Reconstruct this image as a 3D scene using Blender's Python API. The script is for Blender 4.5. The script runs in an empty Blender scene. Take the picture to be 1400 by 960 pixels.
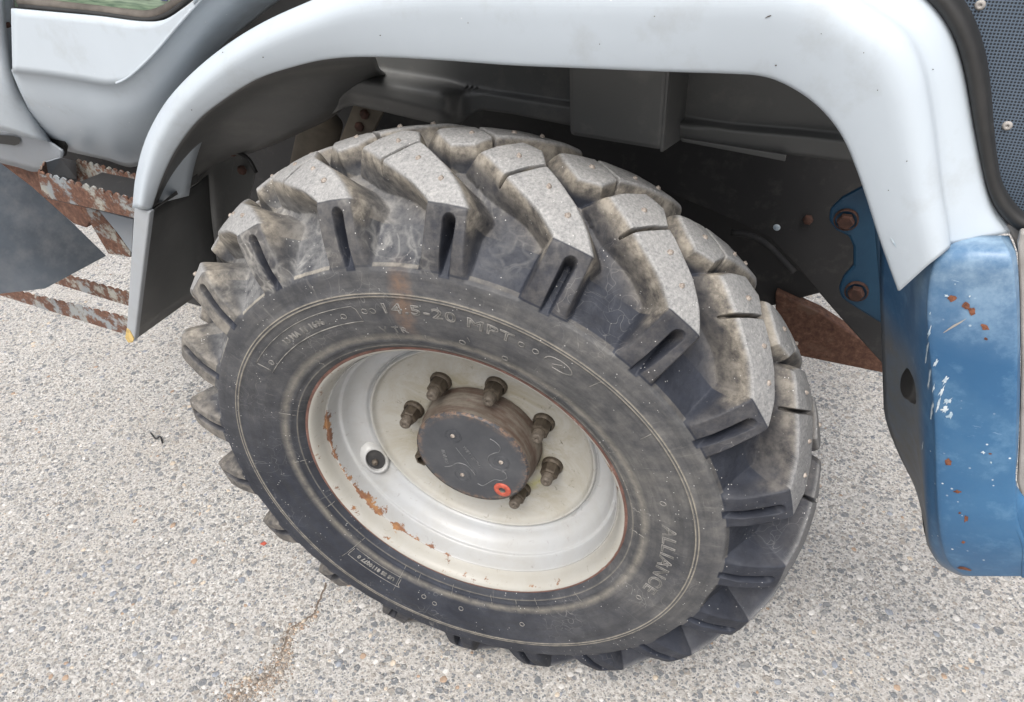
import bpy, math, random
import numpy as np
from mathutils import Vector, Matrix
random.seed(7); rng = np.random.default_rng(7)
S = bpy.context.scene
COL = S.collection

# ------------------------------------------------------------------ camera, world, sun, exposure
# world: X = truck forward, Y = inboard (away from the viewer), Z = up; origin on the ground under the wheel
CAM = Vector((0.48898, -0.80153, 1.41326)); FPX = 1026.33
RX = Vector((0.89873112, 0.43520749, -0.05363596))     # camera right
RD = Vector((0.23202417, -0.57576672, -0.78400094))    # camera down
RF = Vector((-0.37208488, 0.6921612, -0.61843812))     # camera forward
cd = bpy.data.cameras.new('camera'); cam = bpy.data.objects.new('camera', cd); COL.objects.link(cam)
cd.sensor_width = 36; cd.lens = FPX / 1400 * 36; cd.clip_start = .01; cd.clip_end = 500
mw = Matrix((RX, -RD, -RF)).transposed().to_4x4(); mw.translation = CAM
cam.matrix_world = mw; S.camera = cam

SUN_EL, SUN_AZ = 60, 280     # azimuth from +X towards +Y; 270 is straight from the viewer's side of the truck
sdir = Vector((math.cos(math.radians(SUN_AZ)) * math.cos(math.radians(SUN_EL)),
               math.sin(math.radians(SUN_AZ)) * math.cos(math.radians(SUN_EL)), math.sin(math.radians(SUN_EL))))
w = bpy.data.worlds.new('World'); S.world = w; w.use_nodes = True
nt = w.node_tree; nt.nodes.clear()
sky = nt.nodes.new('ShaderNodeTexSky'); sky.sky_type = 'NISHITA'; sky.sun_disc = False
sky.sun_elevation = math.radians(SUN_EL); sky.sun_rotation = math.radians(90 - SUN_AZ)
sky.air_density = 1.0; sky.dust_density = 6.0; sky.ozone_density = 1.0; sky.altitude = 0
hs = nt.nodes.new('ShaderNodeHueSaturation'); hs.inputs['Saturation'].default_value = .42
bg = nt.nodes.new('ShaderNodeBackground'); bg.inputs[1].default_value = .15
wo = nt.nodes.new('ShaderNodeOutputWorld')
nt.links.new(sky.outputs[0], hs.inputs['Color']); nt.links.new(hs.outputs[0], bg.inputs[0]); nt.links.new(bg.outputs[0], wo.inputs[0])
sl = bpy.data.lights.new('sun', 'SUN'); sl.energy = 2.0; sl.angle = math.radians(34); sl.color = (1, .98, .95)
so = bpy.data.objects.new('sun', sl); COL.objects.link(so)
so.rotation_euler = sdir.to_track_quat('Z', 'Y').to_euler(); so.location = (0, -3, 5)
S.view_settings.view_transform = 'Standard'; S.view_settings.look = 'None'
S.view_settings.exposure = 0.48; S.view_settings.gamma = 1
S.view_settings.use_curve_mapping = False

GZ = -.018      # level of the concrete under the tyre
# ------------------------------------------------------------------ helpers
def P(px, py, Y=None, Z=None, X=None):
    """the point of the place on a plane of known depth, seen at this pixel of the photograph"""
    d = RX * ((px - 700) / FPX) + RD * ((py - 480) / FPX) + RF
    if Y is not None: t = (Y - CAM.y) / d.y
    elif Z is not None: t = (Z - CAM.z) / d.z
    else: t = (X - CAM.x) / d.x
    return CAM + d * t

class N:
    def __init__(s, name):
        s.m = bpy.data.materials.new(name); s.m.use_nodes = True; s.t = s.m.node_tree; s.t.nodes.clear()
        s.out = s.n('ShaderNodeOutputMaterial'); s.b = s.n('ShaderNodeBsdfPrincipled')
        s.l(s.b.outputs[0], s.out.inputs[0]); s.co = s.n('ShaderNodeTexCoord').outputs['Object']
    def n(s, k, **kw):
        x = s.t.nodes.new(k)
        for a, v in kw.items(): setattr(x, a, v)
        return x
    def l(s, a, b): s.t.links.new(a, b)
    def inp(s, sock, v):
        if hasattr(v, 'links'): s.l(v, sock)
        else:
            if sock.type == 'RGBA': v = (v, v, v, 1) if isinstance(v, (int, float)) else (*v[:3], 1)
            sock.default_value = v
    def noise(s, scale, detail=4, rough=.55, co=None, dist=0, stretch=None):
        x = s.n('ShaderNodeTexNoise'); c = co or s.co
        if stretch: c = s.mapn(c, stretch)
        s.l(c, x.inputs['Vector']); x.inputs['Scale'].default_value = scale; x.inputs['Detail'].default_value = detail
        x.inputs['Roughness'].default_value = rough; x.inputs['Distortion'].default_value = dist
        return x.outputs['Fac']
    def mapn(s, c, sc, rot=(0, 0, 0), loc=(0, 0, 0)):
        m = s.n('ShaderNodeMapping'); s.l(c, m.inputs[0]); m.inputs['Scale'].default_value = sc
        m.inputs['Rotation'].default_value = rot; m.inputs['Location'].default_value = loc; return m.outputs[0]
    def vor(s, scale, feature='F1', co=None, out='Distance', rand=1):
        x = s.n('ShaderNodeTexVoronoi', feature=feature); s.l(co or s.co, x.inputs['Vector'])
        x.inputs['Scale'].default_value = scale; x.inputs['Randomness'].default_value = rand; return x.outputs[out]
    def ramp(s, f, stops):
        r = s.n('ShaderNodeValToRGB'); s.l(f, r.inputs[0]); e = r.color_ramp.elements
        while len(e) < len(stops): e.new(.5)
        for i, (p, c) in enumerate(stops):
            e[i].position = p; e[i].color = (c, c, c, 1) if isinstance(c, (int, float)) else (*c, 1)
        return r.outputs[0]
    def mix(s, f, a, b, mode='MIX'):
        x = s.n('ShaderNodeMix', data_type='RGBA', blend_type=mode); s.inp(x.inputs[0], f); s.inp(x.inputs[6], a); s.inp(x.inputs[7], b)
        return x.outputs[2]
    def math(s, op, a, b=0.0, c=None):
        x = s.n('ShaderNodeMath', operation=op); s.inp(x.inputs[0], a); s.inp(x.inputs[1], b)
        if c is not None: s.inp(x.inputs[2], c)
        return x.outputs[0]
    def attr(s, name):
        a = s.n('ShaderNodeAttribute'); a.attribute_name = name; return a.outputs['Fac']
    def bump(s, h, strength=.3, dist=.01, prev=None):
        b = s.n('ShaderNodeBump'); s.l(h, b.inputs['Height']); b.inputs['Strength'].default_value = strength
        b.inputs['Distance'].default_value = dist
        if prev is not None: s.l(prev, b.inputs['Normal'])
        return b.outputs[0]
    def fin(s, col, rough=.5, metal=0, bump=None, coat=0, spec=None):
        s.inp(s.b.inputs['Base Color'], col); s.inp(s.b.inputs['Roughness'], rough); s.inp(s.b.inputs['Metallic'], metal)
        if bump is not None: s.l(bump, s.b.inputs['Normal'])
        if coat: s.b.inputs['Coat Weight'].default_value = coat; s.b.inputs['Coat Roughness'].default_value = .25
        if spec is not None: s.b.inputs['Specular IOR Level'].default_value = spec
        return s.m

def mesh_obj(name, V, F, mat, parent=None, smooth=True, attrs=None, norms=None, mats=None, mi=None):
    me = bpy.data.meshes.new(name)
    if isinstance(F, np.ndarray):
        me.vertices.add(len(V)); me.vertices.foreach_set('co', np.asarray(V, np.float32).ravel())
        k = F.shape[1]; me.loops.add(F.size); me.loops.foreach_set('vertex_index', F.astype(np.int32).ravel())
        me.polygons.add(len(F)); me.polygons.foreach_set('loop_start', np.arange(0, F.size, k, dtype=np.int32))
        me.polygons.foreach_set('loop_total', np.full(len(F), k, np.int32))
        me.update(calc_edges=True)
    else: me.from_pydata([tuple(v) for v in V], [], F)
    if attrs:
        for k, v in attrs.items():
            a = me.attributes.new(k, 'FLOAT', 'POINT'); a.data.foreach_set('value', np.asarray(v, np.float32))
    for m in (mats or [mat]): me.materials.append(m)
    if mi is not None: me.polygons.foreach_set('material_index', np.asarray(mi, np.int32))
    me.polygons.foreach_set('use_smooth', np.full(len(me.polygons), smooth))
    me.update()
    if norms is not None: me.normals_split_custom_set_from_vertices(norms.tolist())
    o = bpy.data.objects.new(name, me); COL.objects.link(o)
    if parent: o.parent = parent
    return o
def tag(o, label=None, cat=None, group=None, kind=None):
    for k, v in (('label', label), ('category', cat), ('group', group), ('kind', kind)):
        if v: o[k] = v
    return o
def empty(name, parent=None):
    o = bpy.data.objects.new(name, None); COL.objects.link(o); o.empty_display_size = .1
    if parent: o.parent = parent
    return o
def cat(pts, n):
    """Catmull-Rom through pts, n samples per span"""
    pts = [Vector(p) for p in pts]; out = []
    for i in range(len(pts) - 1):
        p0 = pts[i - 1] if i else pts[0] * 2 - pts[1]; p1, p2 = pts[i], pts[i + 1]
        p3 = pts[i + 2] if i + 2 < len(pts) else p2 * 2 - p1
        for k in range(n):
            t = k / n; out.append(.5 * ((2 * p1) + (p2 - p0) * t + (2 * p0 - 5 * p1 + 4 * p2 - p3) * t * t + (3 * p1 - p0 - 3 * p2 + p3) * t ** 3))
    out.append(pts[-1]); return out
def grid(name, rows, mat, parent, nu=5, nv=4, thick=0, flip=False, linv=False, attrs=None, smooth=True):
    """a skin through rows of points; nu samples along a row, nv across rows"""
    R = [cat(r, nu) for r in rows]; cols = list(zip(*R))
    if linv: C = [[c[i].lerp(c[i + 1], k / nv) for i in range(len(c) - 1) for k in range(nv)] + [c[-1]] for c in cols]
    else: C = [cat(c, nv) for c in cols]
    nc, nr = len(C), len(C[0]); V = [p for c in C for p in c]; F = []
    for i in range(nc - 1):
        for j in range(nr - 1):
            a = i * nr + j; f = (a, a + 1, a + nr + 1, a + nr); F.append(f[::-1] if flip else f)
    o = mesh_obj(name, V, F, mat, parent, smooth)
    if thick:
        m = o.modifiers.new('thickness', 'SOLIDIFY'); m.thickness = abs(thick); m.offset = -1 if thick > 0 else 1
    return o
def poly(name, pts, mat, parent, thick=.004, bevel=.0015, dirv=None):
    """a flat plate: outline extruded by a vector"""
    pts = [Vector(p) for p in pts]; n = len(pts)
    nn = Vector((0, 0, 0))
    for i in range(n): nn += pts[i].cross(pts[(i + 1) % n])
    nn.normalize()
    if nn.dot(CAM - pts[0]) < 0: nn = -nn
    off = -nn * thick if dirv is None else Vector(dirv)
    V = pts + [p + off for p in pts]
    F = [list(range(n)), list(range(2 * n - 1, n - 1, -1))] + [[i, i + n, (i + 1) % n + n, (i + 1) % n] for i in range(n)]
    o = mesh_obj(name, V, F, mat, parent, False)
    me = o.data; import bmesh
    b = bmesh.new(); b.from_mesh(me); bmesh.ops.recalc_face_normals(b, faces=b.faces); b.to_mesh(me); b.free()
    if bevel:
        m = o.modifiers.new('bevel', 'BEVEL'); m.width = bevel; m.segments = 2; m.limit_method = 'ANGLE'
    return o
def box(name, lo, hi, mat, parent, bevel=.004):
    x0, y0, z0 = lo; x1, y1, z1 = hi
    V = [(x0, y0, z0), (x1, y0, z0), (x1, y1, z0), (x0, y1, z0), (x0, y0, z1), (x1, y0, z1), (x1, y1, z1), (x0, y1, z1)]
    F = [(0, 3, 2, 1), (4, 5, 6, 7), (0, 1, 5, 4), (1, 2, 6, 5), (2, 3, 7, 6), (3, 0, 4, 7)]
    o = mesh_obj(name, V, F, mat, parent, False)
    if bevel: m = o.modifiers.new('bevel', 'BEVEL'); m.width = bevel; m.segments = 3
    return o
def lathe_np(prof, seg, ripple=None):
    prof = np.array(prof, float); th = np.linspace(0, 2 * np.pi, seg, endpoint=False)
    r = prof[:, 0][None, :] + np.zeros((seg, 1)); z = prof[:, 1][None, :] + np.zeros((seg, 1))
    V = np.stack([r * np.cos(th)[:, None], r * np.sin(th)[:, None], z], -1).reshape(-1, 3)
    m = len(prof); i = np.arange(seg)[:, None]; j = np.arange(m - 1)[None, :]
    a = i * m + j; b = ((i + 1) % seg) * m + j
    return V, np.stack([a, b, b + 1, a + 1], -1).reshape(-1, 4)
def lathe(name, prof, mat, parent, seg=96, M=None, attrs=None):
    V, F = lathe_np(prof, seg)
    if M is not None: V = np.array([tuple(M @ Vector(v)) for v in V])
    return mesh_obj(name, V, F[:, ::-1] if False else F, mat, parent)
def smoothprof(pts, k=4):
    return [(p.x, p.y) for p in cat([Vector((a, b, 0)) for a, b in pts], k)]
def tube(name, pts, r, mat, parent, seg=8, nsub=1, join=None):
    pts = cat(pts, nsub) if nsub > 1 else [Vector(p) for p in pts]; V = []; F = []; up = None
    for i, p in enumerate(pts):
        d = (pts[min(i + 1, len(pts) - 1)] - pts[max(i - 1, 0)]).normalized()
        a = d.orthogonal().normalized() if up is None else (up - d * up.dot(d)).normalized(); up = a; b = d.cross(a)
        for k in range(seg):
            t = 2 * math.pi * k / seg; V.append(p + (a * math.cos(t) + b * math.sin(t)) * r)
    for i in range(len(pts) - 1):
        for k in range(seg): F.append((i * seg + k, i * seg + (k + 1) % seg, (i + 1) * seg + (k + 1) % seg, (i + 1) * seg + k))
    F += [list(range(seg))[::-1], list(range(len(V) - seg, len(V)))]
    if join is not None:
        o = len(join[0]); join[0].extend(V); join[1].extend([[q + o for q in f] for f in F]); return
    return mesh_obj(name, V, F, mat, parent)

# ------------------------------------------------------------------ materials
def paint(name, col, rough=.34, grime=.25, chips=0, gcol=(.25, .24, .22), rust=0.0, streak=1):
    m = N(name); n1 = m.noise(3.5, 5); n2 = m.noise(40, 4); n3 = m.noise(9, 6, .7)
    c = m.mix(m.ramp(n1, [(.35, 0), (.75, grime)]), col, tuple(x * .82 + .02 for x in col))
    c = m.mix(m.math('MULTIPLY', m.ramp(n3, [(.52, 0), (.7, 1)]), grime * .5), c, gcol)
    sp = m.ramp(m.vor(55), [(.05, 1), (.09, 0)]); sp = m.math('MULTIPLY', sp, m.ramp(m.noise(14, 3), [(.58, 0), (.64, .8)]))
    if chips: c = m.mix(m.math('MULTIPLY', sp, chips), c, (.75, .76, .75))
    if rust: c = m.mix(m.ramp(m.noise(16, 8, .7), [(.66 - rust, 0), (.69 - rust, 1)]), c, (.22, .07, .03))
    r = m.ramp(n3, [(.3, rough), (.8, rough + .2)])
    return m.fin(c, r, 0, m.bump(n2, .05, .002), coat=.25)
M_paint = paint('grey_truck_paint', (.435, .485, .53), .42, .6, .8)
M_liner = paint('wheel_arch_liner_paint', (.072, .073, .071), .5, .5, .1)
m = N('blue_grey_panel_painted_sheen'); a = m.noise(2.6, 6, .6, dist=.6); b = m.noise(20, 6, .7)  # cloudy pale patches put the sheen into the colour
M_side = m.fin(m.mix(m.math('MULTIPLY', m.ramp(b, [(.45, 0), (.7, 1)]), .35), m.ramp(a, [(.35, (.13, .15, .175)), (.52, (.19, .22, .255)), (.68, (.32, .35, .39))]), (.42, .42, .42)), m.ramp(a, [(.3, .28), (.7, .55)]), .1, m.bump(b, .06, .002))
M_step = paint('dull_grey_step_paint', (.22, .24, .265), .45, .5, .2)
M_flap = paint('mudflap_paint', (.30, .32, .34), .4, .5, .2)

def rustpaint(name, base, amount, scale=14, pale=(.42, .43, .40)):
    m = N(name); a = m.noise(scale, 8, .65); b = m.noise(scale * 5, 5, .7); d = m.noise(scale * .45, 4)
    rc = m.ramp(b, [(.3, (.05, .024, .017)), (.52, (.115, .055, .036)), (.72, (.20, .115, .075))])
    f = m.ramp(m.math('ADD', m.math('MULTIPLY', a, .75), m.math('MULTIPLY', b, .25)), [(amount - .035, 0), (amount + .005, .6), (amount + .03, 1)])
    c = m.mix(m.ramp(d, [(.4, 0), (.6, 1)]), base, pale)
    c = m.mix(f, c, rc)
    return m.fin(c, m.ramp(f, [(0, .5), (1, .9)]), 0, m.bump(m.math('ADD', m.math('MULTIPLY', f, .4), m.math('MULTIPLY', b, .5)), .5, .003))
M_rust = rustpaint('rusty_step_paint', (.22, .24, .25), .475, 26, (.29, .285, .25))
M_rust2 = rustpaint('rusty_brown_steel', (.16, .13, .11), .36, 12, (.2, .19, .18))
M_orange = rustpaint('orange_rust_steel', (.10, .06, .04), .42, 16, (.14, .07, .04))
m = N('dark_chassis_paint'); a = m.noise(5, 6); b = m.noise(30, 6, .7)
M_chassis = m.fin(m.mix(m.ramp(b, [(.55, 0), (.75, .5)]), m.ramp(a, [(.3, (.014, .014, .015)), (.8, (.032, .031, .031))]), (.07, .065, .06)), .75, 0, m.bump(b, .2, .003))
m = N('dusty_brown_steel'); a = m.noise(9, 6, .6)
M_duststeel = m.fin(m.ramp(a, [(.3, (.05, .043, .033)), (.55, (.12, .10, .075)), (.75, (.08, .055, .04))]), .8, 0, m.bump(a, .3, .003))
m = N('rusty_bolt_steel'); a = m.noise(90, 5, .7)
M_bolt = m.fin(m.ramp(a, [(.3, (.03, .015, .011)), (.7, (.10, .045, .03))]), .85, 0, m.bump(a, .5, .001))
m = N('black_rubber_seal'); a = m.noise(20, 5)
M_seal = m.fin(m.ramp(a, [(.3, (.010, .010, .010)), (.8, (.024, .023, .022))]), .55, 0, m.bump(m.noise(60), .1, .002))

# blue bumper
m = N('scratched_blue_paint'); n1 = m.noise(5, 5); n3 = m.noise(26, 8, .7)
c = m.ramp(n1, [(.3, (.019, .088, .195)), (.7, (.032, .118, .24))])
c = m.mix(m.math('MULTIPLY', m.ramp(n3, [(.5, 0), (.75, 1)]), .35), c, (.22, .38, .52))
st = m.noise(9, 6, .75, co=m.mapn(m.co, (3, 3, 26), (0, .5, .2)))
c = m.mix(m.math('MULTIPLY', m.ramp(st, [(.66, 0), (.72, 1)]), .5), c, (.5, .62, .72))
sp = m.math('MULTIPLY', m.ramp(m.vor(70), [(.06, 1), (.11, 0)]), m.ramp(m.noise(11, 2), [(.54, 0), (.6, 1)]))
c = m.mix(sp, c, (.62, .66, .68))
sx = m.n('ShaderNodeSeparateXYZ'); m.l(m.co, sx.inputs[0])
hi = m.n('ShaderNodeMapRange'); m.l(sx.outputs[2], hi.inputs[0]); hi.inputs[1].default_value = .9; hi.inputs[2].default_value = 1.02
c = m.mix(m.math('MULTIPLY', hi.outputs[0], m.math('MULTIPLY', m.ramp(n3, [(.35, .25), (.6, 1)]), .55)), c, (.36, .47, .56))  # paler band near the top paints the upward-facing highlight into the blue
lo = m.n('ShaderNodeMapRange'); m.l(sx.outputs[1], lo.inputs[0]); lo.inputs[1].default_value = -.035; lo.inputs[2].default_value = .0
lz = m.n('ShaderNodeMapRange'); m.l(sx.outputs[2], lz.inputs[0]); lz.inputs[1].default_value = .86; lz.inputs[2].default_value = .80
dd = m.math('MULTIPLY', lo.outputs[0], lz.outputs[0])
c = m.mix(m.math('MULTIPLY', dd, m.ramp(n3, [(.3, .6), (.6, .95)])), c, (.15, .145, .135))  # dust grey low on the rear face; its soft top edge paints a shadow line
c = m.mix(m.ramp(m.noise(7, 7, .7), [(.5, 0), (.8, .25)]), c, (.11, .21, .30))
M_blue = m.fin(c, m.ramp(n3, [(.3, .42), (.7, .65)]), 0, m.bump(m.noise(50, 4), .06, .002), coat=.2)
m = N('dark_blue_bracket_paint'); a = m.noise(18, 6, .7)
M_bluebr = m.fin(m.ramp(a, [(.35, (.010, .045, .09)), (.7, (.016, .065, .12))]), .5, 0, m.bump(a, .1, .002))
m = N('chipped_rust_spot'); a = m.noise(160, 5, .7)
M_rspot = m.fin(m.ramp(a, [(.35, (.07, .024, .014)), (.65, (.22, .085, .045))]), .9, 0, m.bump(a, .8, .001))
m = N('dull_white_scrape'); a = m.noise(120, 5, .7)
M_scrape = m.fin(m.ramp(a, [(.4, (.30, .40, .48)), (.6, (.55, .60, .63))]), .7)
m = N('beige_panel_paint'); a = m.noise(26, 6, .65)
M_beige = m.fin(m.ramp(a, [(.35, (.24, .225, .21)), (.65, (.33, .31, .29))]), .6, 0, m.bump(a, .2, .002))

# perforated grille
m = N('perforated_blue_grey_sheet')
cc = m.mapn(m.co, (1, 0, 1), (0, 0, 0))
v = m.vor(350, co=m.mapn(m.co, (1, .001, 1.0)), rand=.0)
hole = m.ramp(v, [(.30, 1), (.36, 0)])
M_mesh = m.fin(m.mix(hole, (.09, .12, .16), (.015, .018, .024)), .45, .2, m.bump(m.math('MULTIPLY', hole, -1), .6, .003))

# rubber
m = N('dusty_worn_rubber')
cr, wl, du, flo, fdu, sid, lin = [m.attr(k) for k in ('crown', 'wall', 'dust', 'floor', 'fdust', 'side', 'line')]
n1 = m.noise(8, 6, .6); n2 = m.noise(55, 6, .7); n3 = m.noise(260, 4, .7); n4 = m.noise(18, 5, .65)
base = m.ramp(n4, [(.3, (.011, .013, .020)), (.7, (.028, .033, .047))])
gd = m.math('MULTIPLY', m.math('ADD', m.ramp(n1, [(.3, .25), (.7, .75)]), m.ramp(n2, [(.35, -.15), (.65, .4)])), m.math('MAXIMUM', sid, m.math('ADD', m.math('MULTIPLY', fdu, .40), .03)))
gd = m.math('MULTIPLY', gd, m.ramp(flo, [(0, 1), (1, .8)]))
gd = m.math('MULTIPLY', gd, m.math('SUBTRACT', 1.0, m.attr('slot')))
gd = m.math('MAXIMUM', m.math('MINIMUM', gd, 1.0), 0.0)
c = m.mix(gd, base, m.mix(m.ramp(n4, [(.35, 0), (.65, 1)]), (.13, .129, .125), (.235, .222, .198)))
# light cobweb-like dust veins in the pockets
wv = m.mapn(m.co, (1, 1, 1)); ds = m.n('ShaderNodeVectorMath', operation='ADD'); nv = m.n('ShaderNodeTexNoise'); nv.inputs['Scale'].default_value = 14
sc = m.n('ShaderNodeVectorMath', operation='SCALE'); sc.inputs['Scale'].default_value = .11
m.l(m.co, nv.inputs[0]); m.l(nv.outputs['Color'], sc.inputs[0]); m.l(m.co, ds.inputs[0]); m.l(sc.outputs[0], ds.inputs[1])
ve = m.vor(17, 'DISTANCE_TO_EDGE', co=ds.outputs[0]); ve2 = m.vor(44, 'DISTANCE_TO_EDGE', co=ds.outputs[0])
web = m.math('MAXIMUM', m.ramp(ve, [(0, 1), (.09, 0)]), m.math('MULTIPLY', m.ramp(ve2, [(0, .8), (.12, 0)]), 1))
web = m.math('MULTIPLY', web, m.math('MULTIPLY', m.math('MULTIPLY', m.attr('web'), 1.0), m.ramp(m.noise(13, 3, .5), [(.46, 0), (.62, 1)])))
web = m.math('MULTIPLY', web, m.math('SUBTRACT', 1.0, m.math('MAXIMUM', m.attr('slot'), m.math('MULTIPLY', wl, .7))))
web = m.math('MULTIPLY', web, m.ramp(n2, [(.35, .35), (.6, 1)]))
c = m.mix(m.math('MULTIPLY', web, .55), c, (.42, .41, .38))
# haze of dust on pocket floors
fd = m.math('MULTIPLY', m.math('MULTIPLY', flo, fdu), m.ramp(n2, [(.35, .1), (.62, .75)]))
c = m.mix(m.math('MULTIPLY', fd, .55), c, (.34, .34, .33))
# tan mud on lug walls
tw = m.math('MULTIPLY', m.math('MULTIPLY', wl, m.math('ADD', m.math('MULTIPLY', du, .72), .04)), m.ramp(m.math('ADD', m.math('MULTIPLY', n4, .35), m.math('MULTIPLY', n2, .65)), [(.36, .25), (.56, 1)]))
tw = m.math('MULTIPLY', tw, m.ramp(du, [(.1, .35), (.8, 1)]))
c = m.mix(tw, c, m.ramp(n2, [(.3, (.20, .17, .13)), (.5, (.31, .275, .22)), (.7, (.42, .38, .32))]))
# pale worn crown
cw = m.math('MULTIPLY', cr, m.math('ADD', m.math('MULTIPLY', du, .62), .3))
cw = m.math('MULTIPLY', cw, m.ramp(n3, [(.3, .72), (.6, 1)]))
c = m.mix(cw, c, m.ramp(m.math('ADD', m.math('MULTIPLY', n3, .6), m.math('MULTIPLY', n2, .4)), [(.34, (.20, .20, .198)), (.44, (.28, .278, .272)), (.58, (.335, .33, .32)), (.72, (.44, .43, .405))]))
sx = m.n('ShaderNodeSeparateXYZ'); m.l(m.co, sx.inputs[0])
ang = m.math('ARCTAN2', sx.outputs[1], sx.outputs[0]); rr = m.math('SQRT', m.math('ADD', m.math('POWER', sx.outputs[0], 2.0), m.math('POWER', sx.outputs[1], 2.0)))
pc_ = m.n('ShaderNodeCombineXYZ'); m.l(m.math('MULTIPLY', ang, 1.3), pc_.inputs[0]); m.l(m.math('MULTIPLY', rr, 46.0), pc_.inputs[1]); m.l(sx.outputs[2], pc_.inputs[2])
sk = m.ramp(m.noise(1.6, 6, .7, co=pc_.outputs[0]), [(.42, 0), (.66, 1)])
onside = m.ramp(rr, [(.40, 1), (.425, 0)])
c = m.mix(m.math('MULTIPLY', m.math('MULTIPLY', sk, onside), .5), c, (.03, .031, .033))
pr2 = m.n('ShaderNodeCombineXYZ'); m.l(m.math('MULTIPLY', ang, 24.0), pr2.inputs[0]); m.l(m.math('MULTIPLY', rr, 5.0), pr2.inputs[1])
sk2 = m.ramp(m.noise(1.6, 5, .75, co=pr2.outputs[0]), [(.60, 0), (.72, 1)])
c = m.mix(m.math('MULTIPLY', m.math('MULTIPLY', sk2, onside), m.ramp(m.noise(6, 3), [(.45, 0), (.6, .5)])), c, (.26, .25, .23))
sm = m.math('MULTIPLY', m.ramp(m.math('ABSOLUTE', m.math('ADD', m.math('ADD', ang, 1.70), m.math('MULTIPLY', m.math('SUBTRACT', n1, .5), .25))), [(.015, 1), (.06, 0)]), m.ramp(n2, [(.35, .2), (.6, .9)]))
c = m.mix(m.math('MULTIPLY', sm, m.math('MULTIPLY', onside, m.ramp(rr, [(.30, 0), (.33, .9)]))), c, (.16, .105, .075))
c = m.mix(m.math('MULTIPLY', lin, m.ramp(n2, [(.3, .3), (.6, .95)])), c, (.33, .30, .245))
sp = m.math('MULTIPLY', m.ramp(m.vor(130), [(.07, 1), (.12, 0)]), m.ramp(m.noise(24, 3), [(.5, 0), (.58, .9)]))
c = m.mix(sp, c, (.55, .54, .52))
fs = m.vor(30, 'DISTANCE_TO_EDGE', co=m.mapn(ds.outputs[0], (1, 1, 3), (.3, .5, .2)))
fsm = m.math('MULTIPLY', m.ramp(fs, [(0, 1), (.018, 0)]), m.ramp(m.noise(9, 3), [(.56, 0), (.66, .3)]))
c = m.mix(fsm, c, (.36, .35, .33))
bh = m.math('ADD', m.math('MULTIPLY', n2, .5), m.math('MULTIPLY', n3, m.math('ADD', m.math('MULTIPLY', cr, .35), .3)))
M_rubber = m.fin(c, m.ramp(n1, [(.3, .48), (.7, .75)]), 0, m.bump(bh, .6, .0028), spec=.3)
m = N('worn_rubber_lettering'); a = m.noise(60, 5)
M_letter = m.fin(m.ramp(a, [(.35, (.09, .088, .082)), (.7, (.23, .22, .205))]), .7)
m = N('pale_mould_line'); a = m.noise(70, 5)
M_line = m.fin(m.ramp(a, [(.35, (.085, .082, .078)), (.65, (.23, .22, .20))]), .75)

# rim
m = N('chipped_white_rim_paint'); n1 = m.noise(7, 5); n2 = m.noise(45, 8, .7); n3 = m.noise(200, 4)
sx = m.n('ShaderNodeSeparateXYZ'); m.l(m.co, sx.inputs[0])
rr = m.math('SQRT', m.math('ADD', m.math('POWER', sx.outputs[0], 2.0), m.math('POWER', sx.outputs[1], 2.0)))
silver = m.math('SUBTRACT', m.ramp(rr, [(.197, 0), (.203, 1)]), m.ramp(rr, [(.249, 0), (.253, 1)]))
dirt = m.math('SUBTRACT', 1.0, m.ramp(rr, [(.12, 0), (.21, 1)]))
c = m.mix(silver, (.33, .322, .295), (.34, .348, .355))
c = m.mix(m.math('MULTIPLY', m.ramp(n1, [(.35, 0), (.75, .5)]), .6), c, (.32, .30, .255))
c = m.mix(m.math('MULTIPLY', m.ramp(m.noise(12, 8, .75, dist=.8), [(.42, 0), (.62, 1)]), m.math('ADD', m.math('MULTIPLY', dirt, .7), .16)), c, (.22, .195, .13))
sc_ = m.math('MULTIPLY', m.ramp(m.noise(60, 7, .75, dist=.6), [(.60, 0), (.66, 1)]), m.math('ADD', m.math('MULTIPLY', dirt, .8), .3))
c = m.mix(m.math('MULTIPLY', m.ramp(m.noise(9, 8, .8, dist=.4), [(.52, 0), (.62, .6)]), m.math('ADD', dirt, .15)), c, (.25, .225, .17))
c = m.mix(sc_, c, (.10, .085, .06))
# rust: ring bands
def ringband(r0, wd): return m.math('MAXIMUM', m.math('SUBTRACT', 1.0, m.math('DIVIDE', m.math('ABSOLUTE', m.math('SUBTRACT', rr, r0)), wd)), 0.0)
ang = m.math('ARCTAN2', sx.outputs[1], sx.outputs[0])
lowleft = m.ramp(m.math('ABSOLUTE', m.math('SUBTRACT', ang, .25)), [(.75, 1), (1.4, .35)])
b1 = m.math('MULTIPLY', ringband(.2735, .0075), m.ramp(sx.outputs[1], [(0, 3.2), (.12, 1.6)]))
b2 = m.math('MULTIPLY', ringband(.2505, .0075), m.math('MULTIPLY', lowleft, 1.0))
b3 = m.math('MULTIPLY', ringband(.262, .018), .55)
rsum = m.math('ADD', m.math('MAXIMUM', m.math('MAXIMUM', b1, b2), b3), m.math('MULTIPLY', m.math('SUBTRACT', m.math('ADD', m.math('MULTIPLY', n2, .6), m.math('MULTIPLY', m.noise(17, 5, .7), .4)), .5), 3.4))
rf = m.ramp(rsum, [(.70, 0), (.80, 1)])
rcol = m.ramp(m.noise(30, 5, .6), [(.3, (.10, .04, .026)), (.5, (.18, .085, .045)), (.72, (.36, .19, .07))])
c = m.mix(rf, c, rcol)
c = m.mix(m.ramp(m.math('ADD', b1, m.math('MULTIPLY', n2, .5)), [(.75, 0), (1.0, 1)]), c, m.ramp(n2, [(.35, (.07, .034, .026)), (.6, (.15, .075, .058)), (.7, (.26, .21, .18))]))
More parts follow.
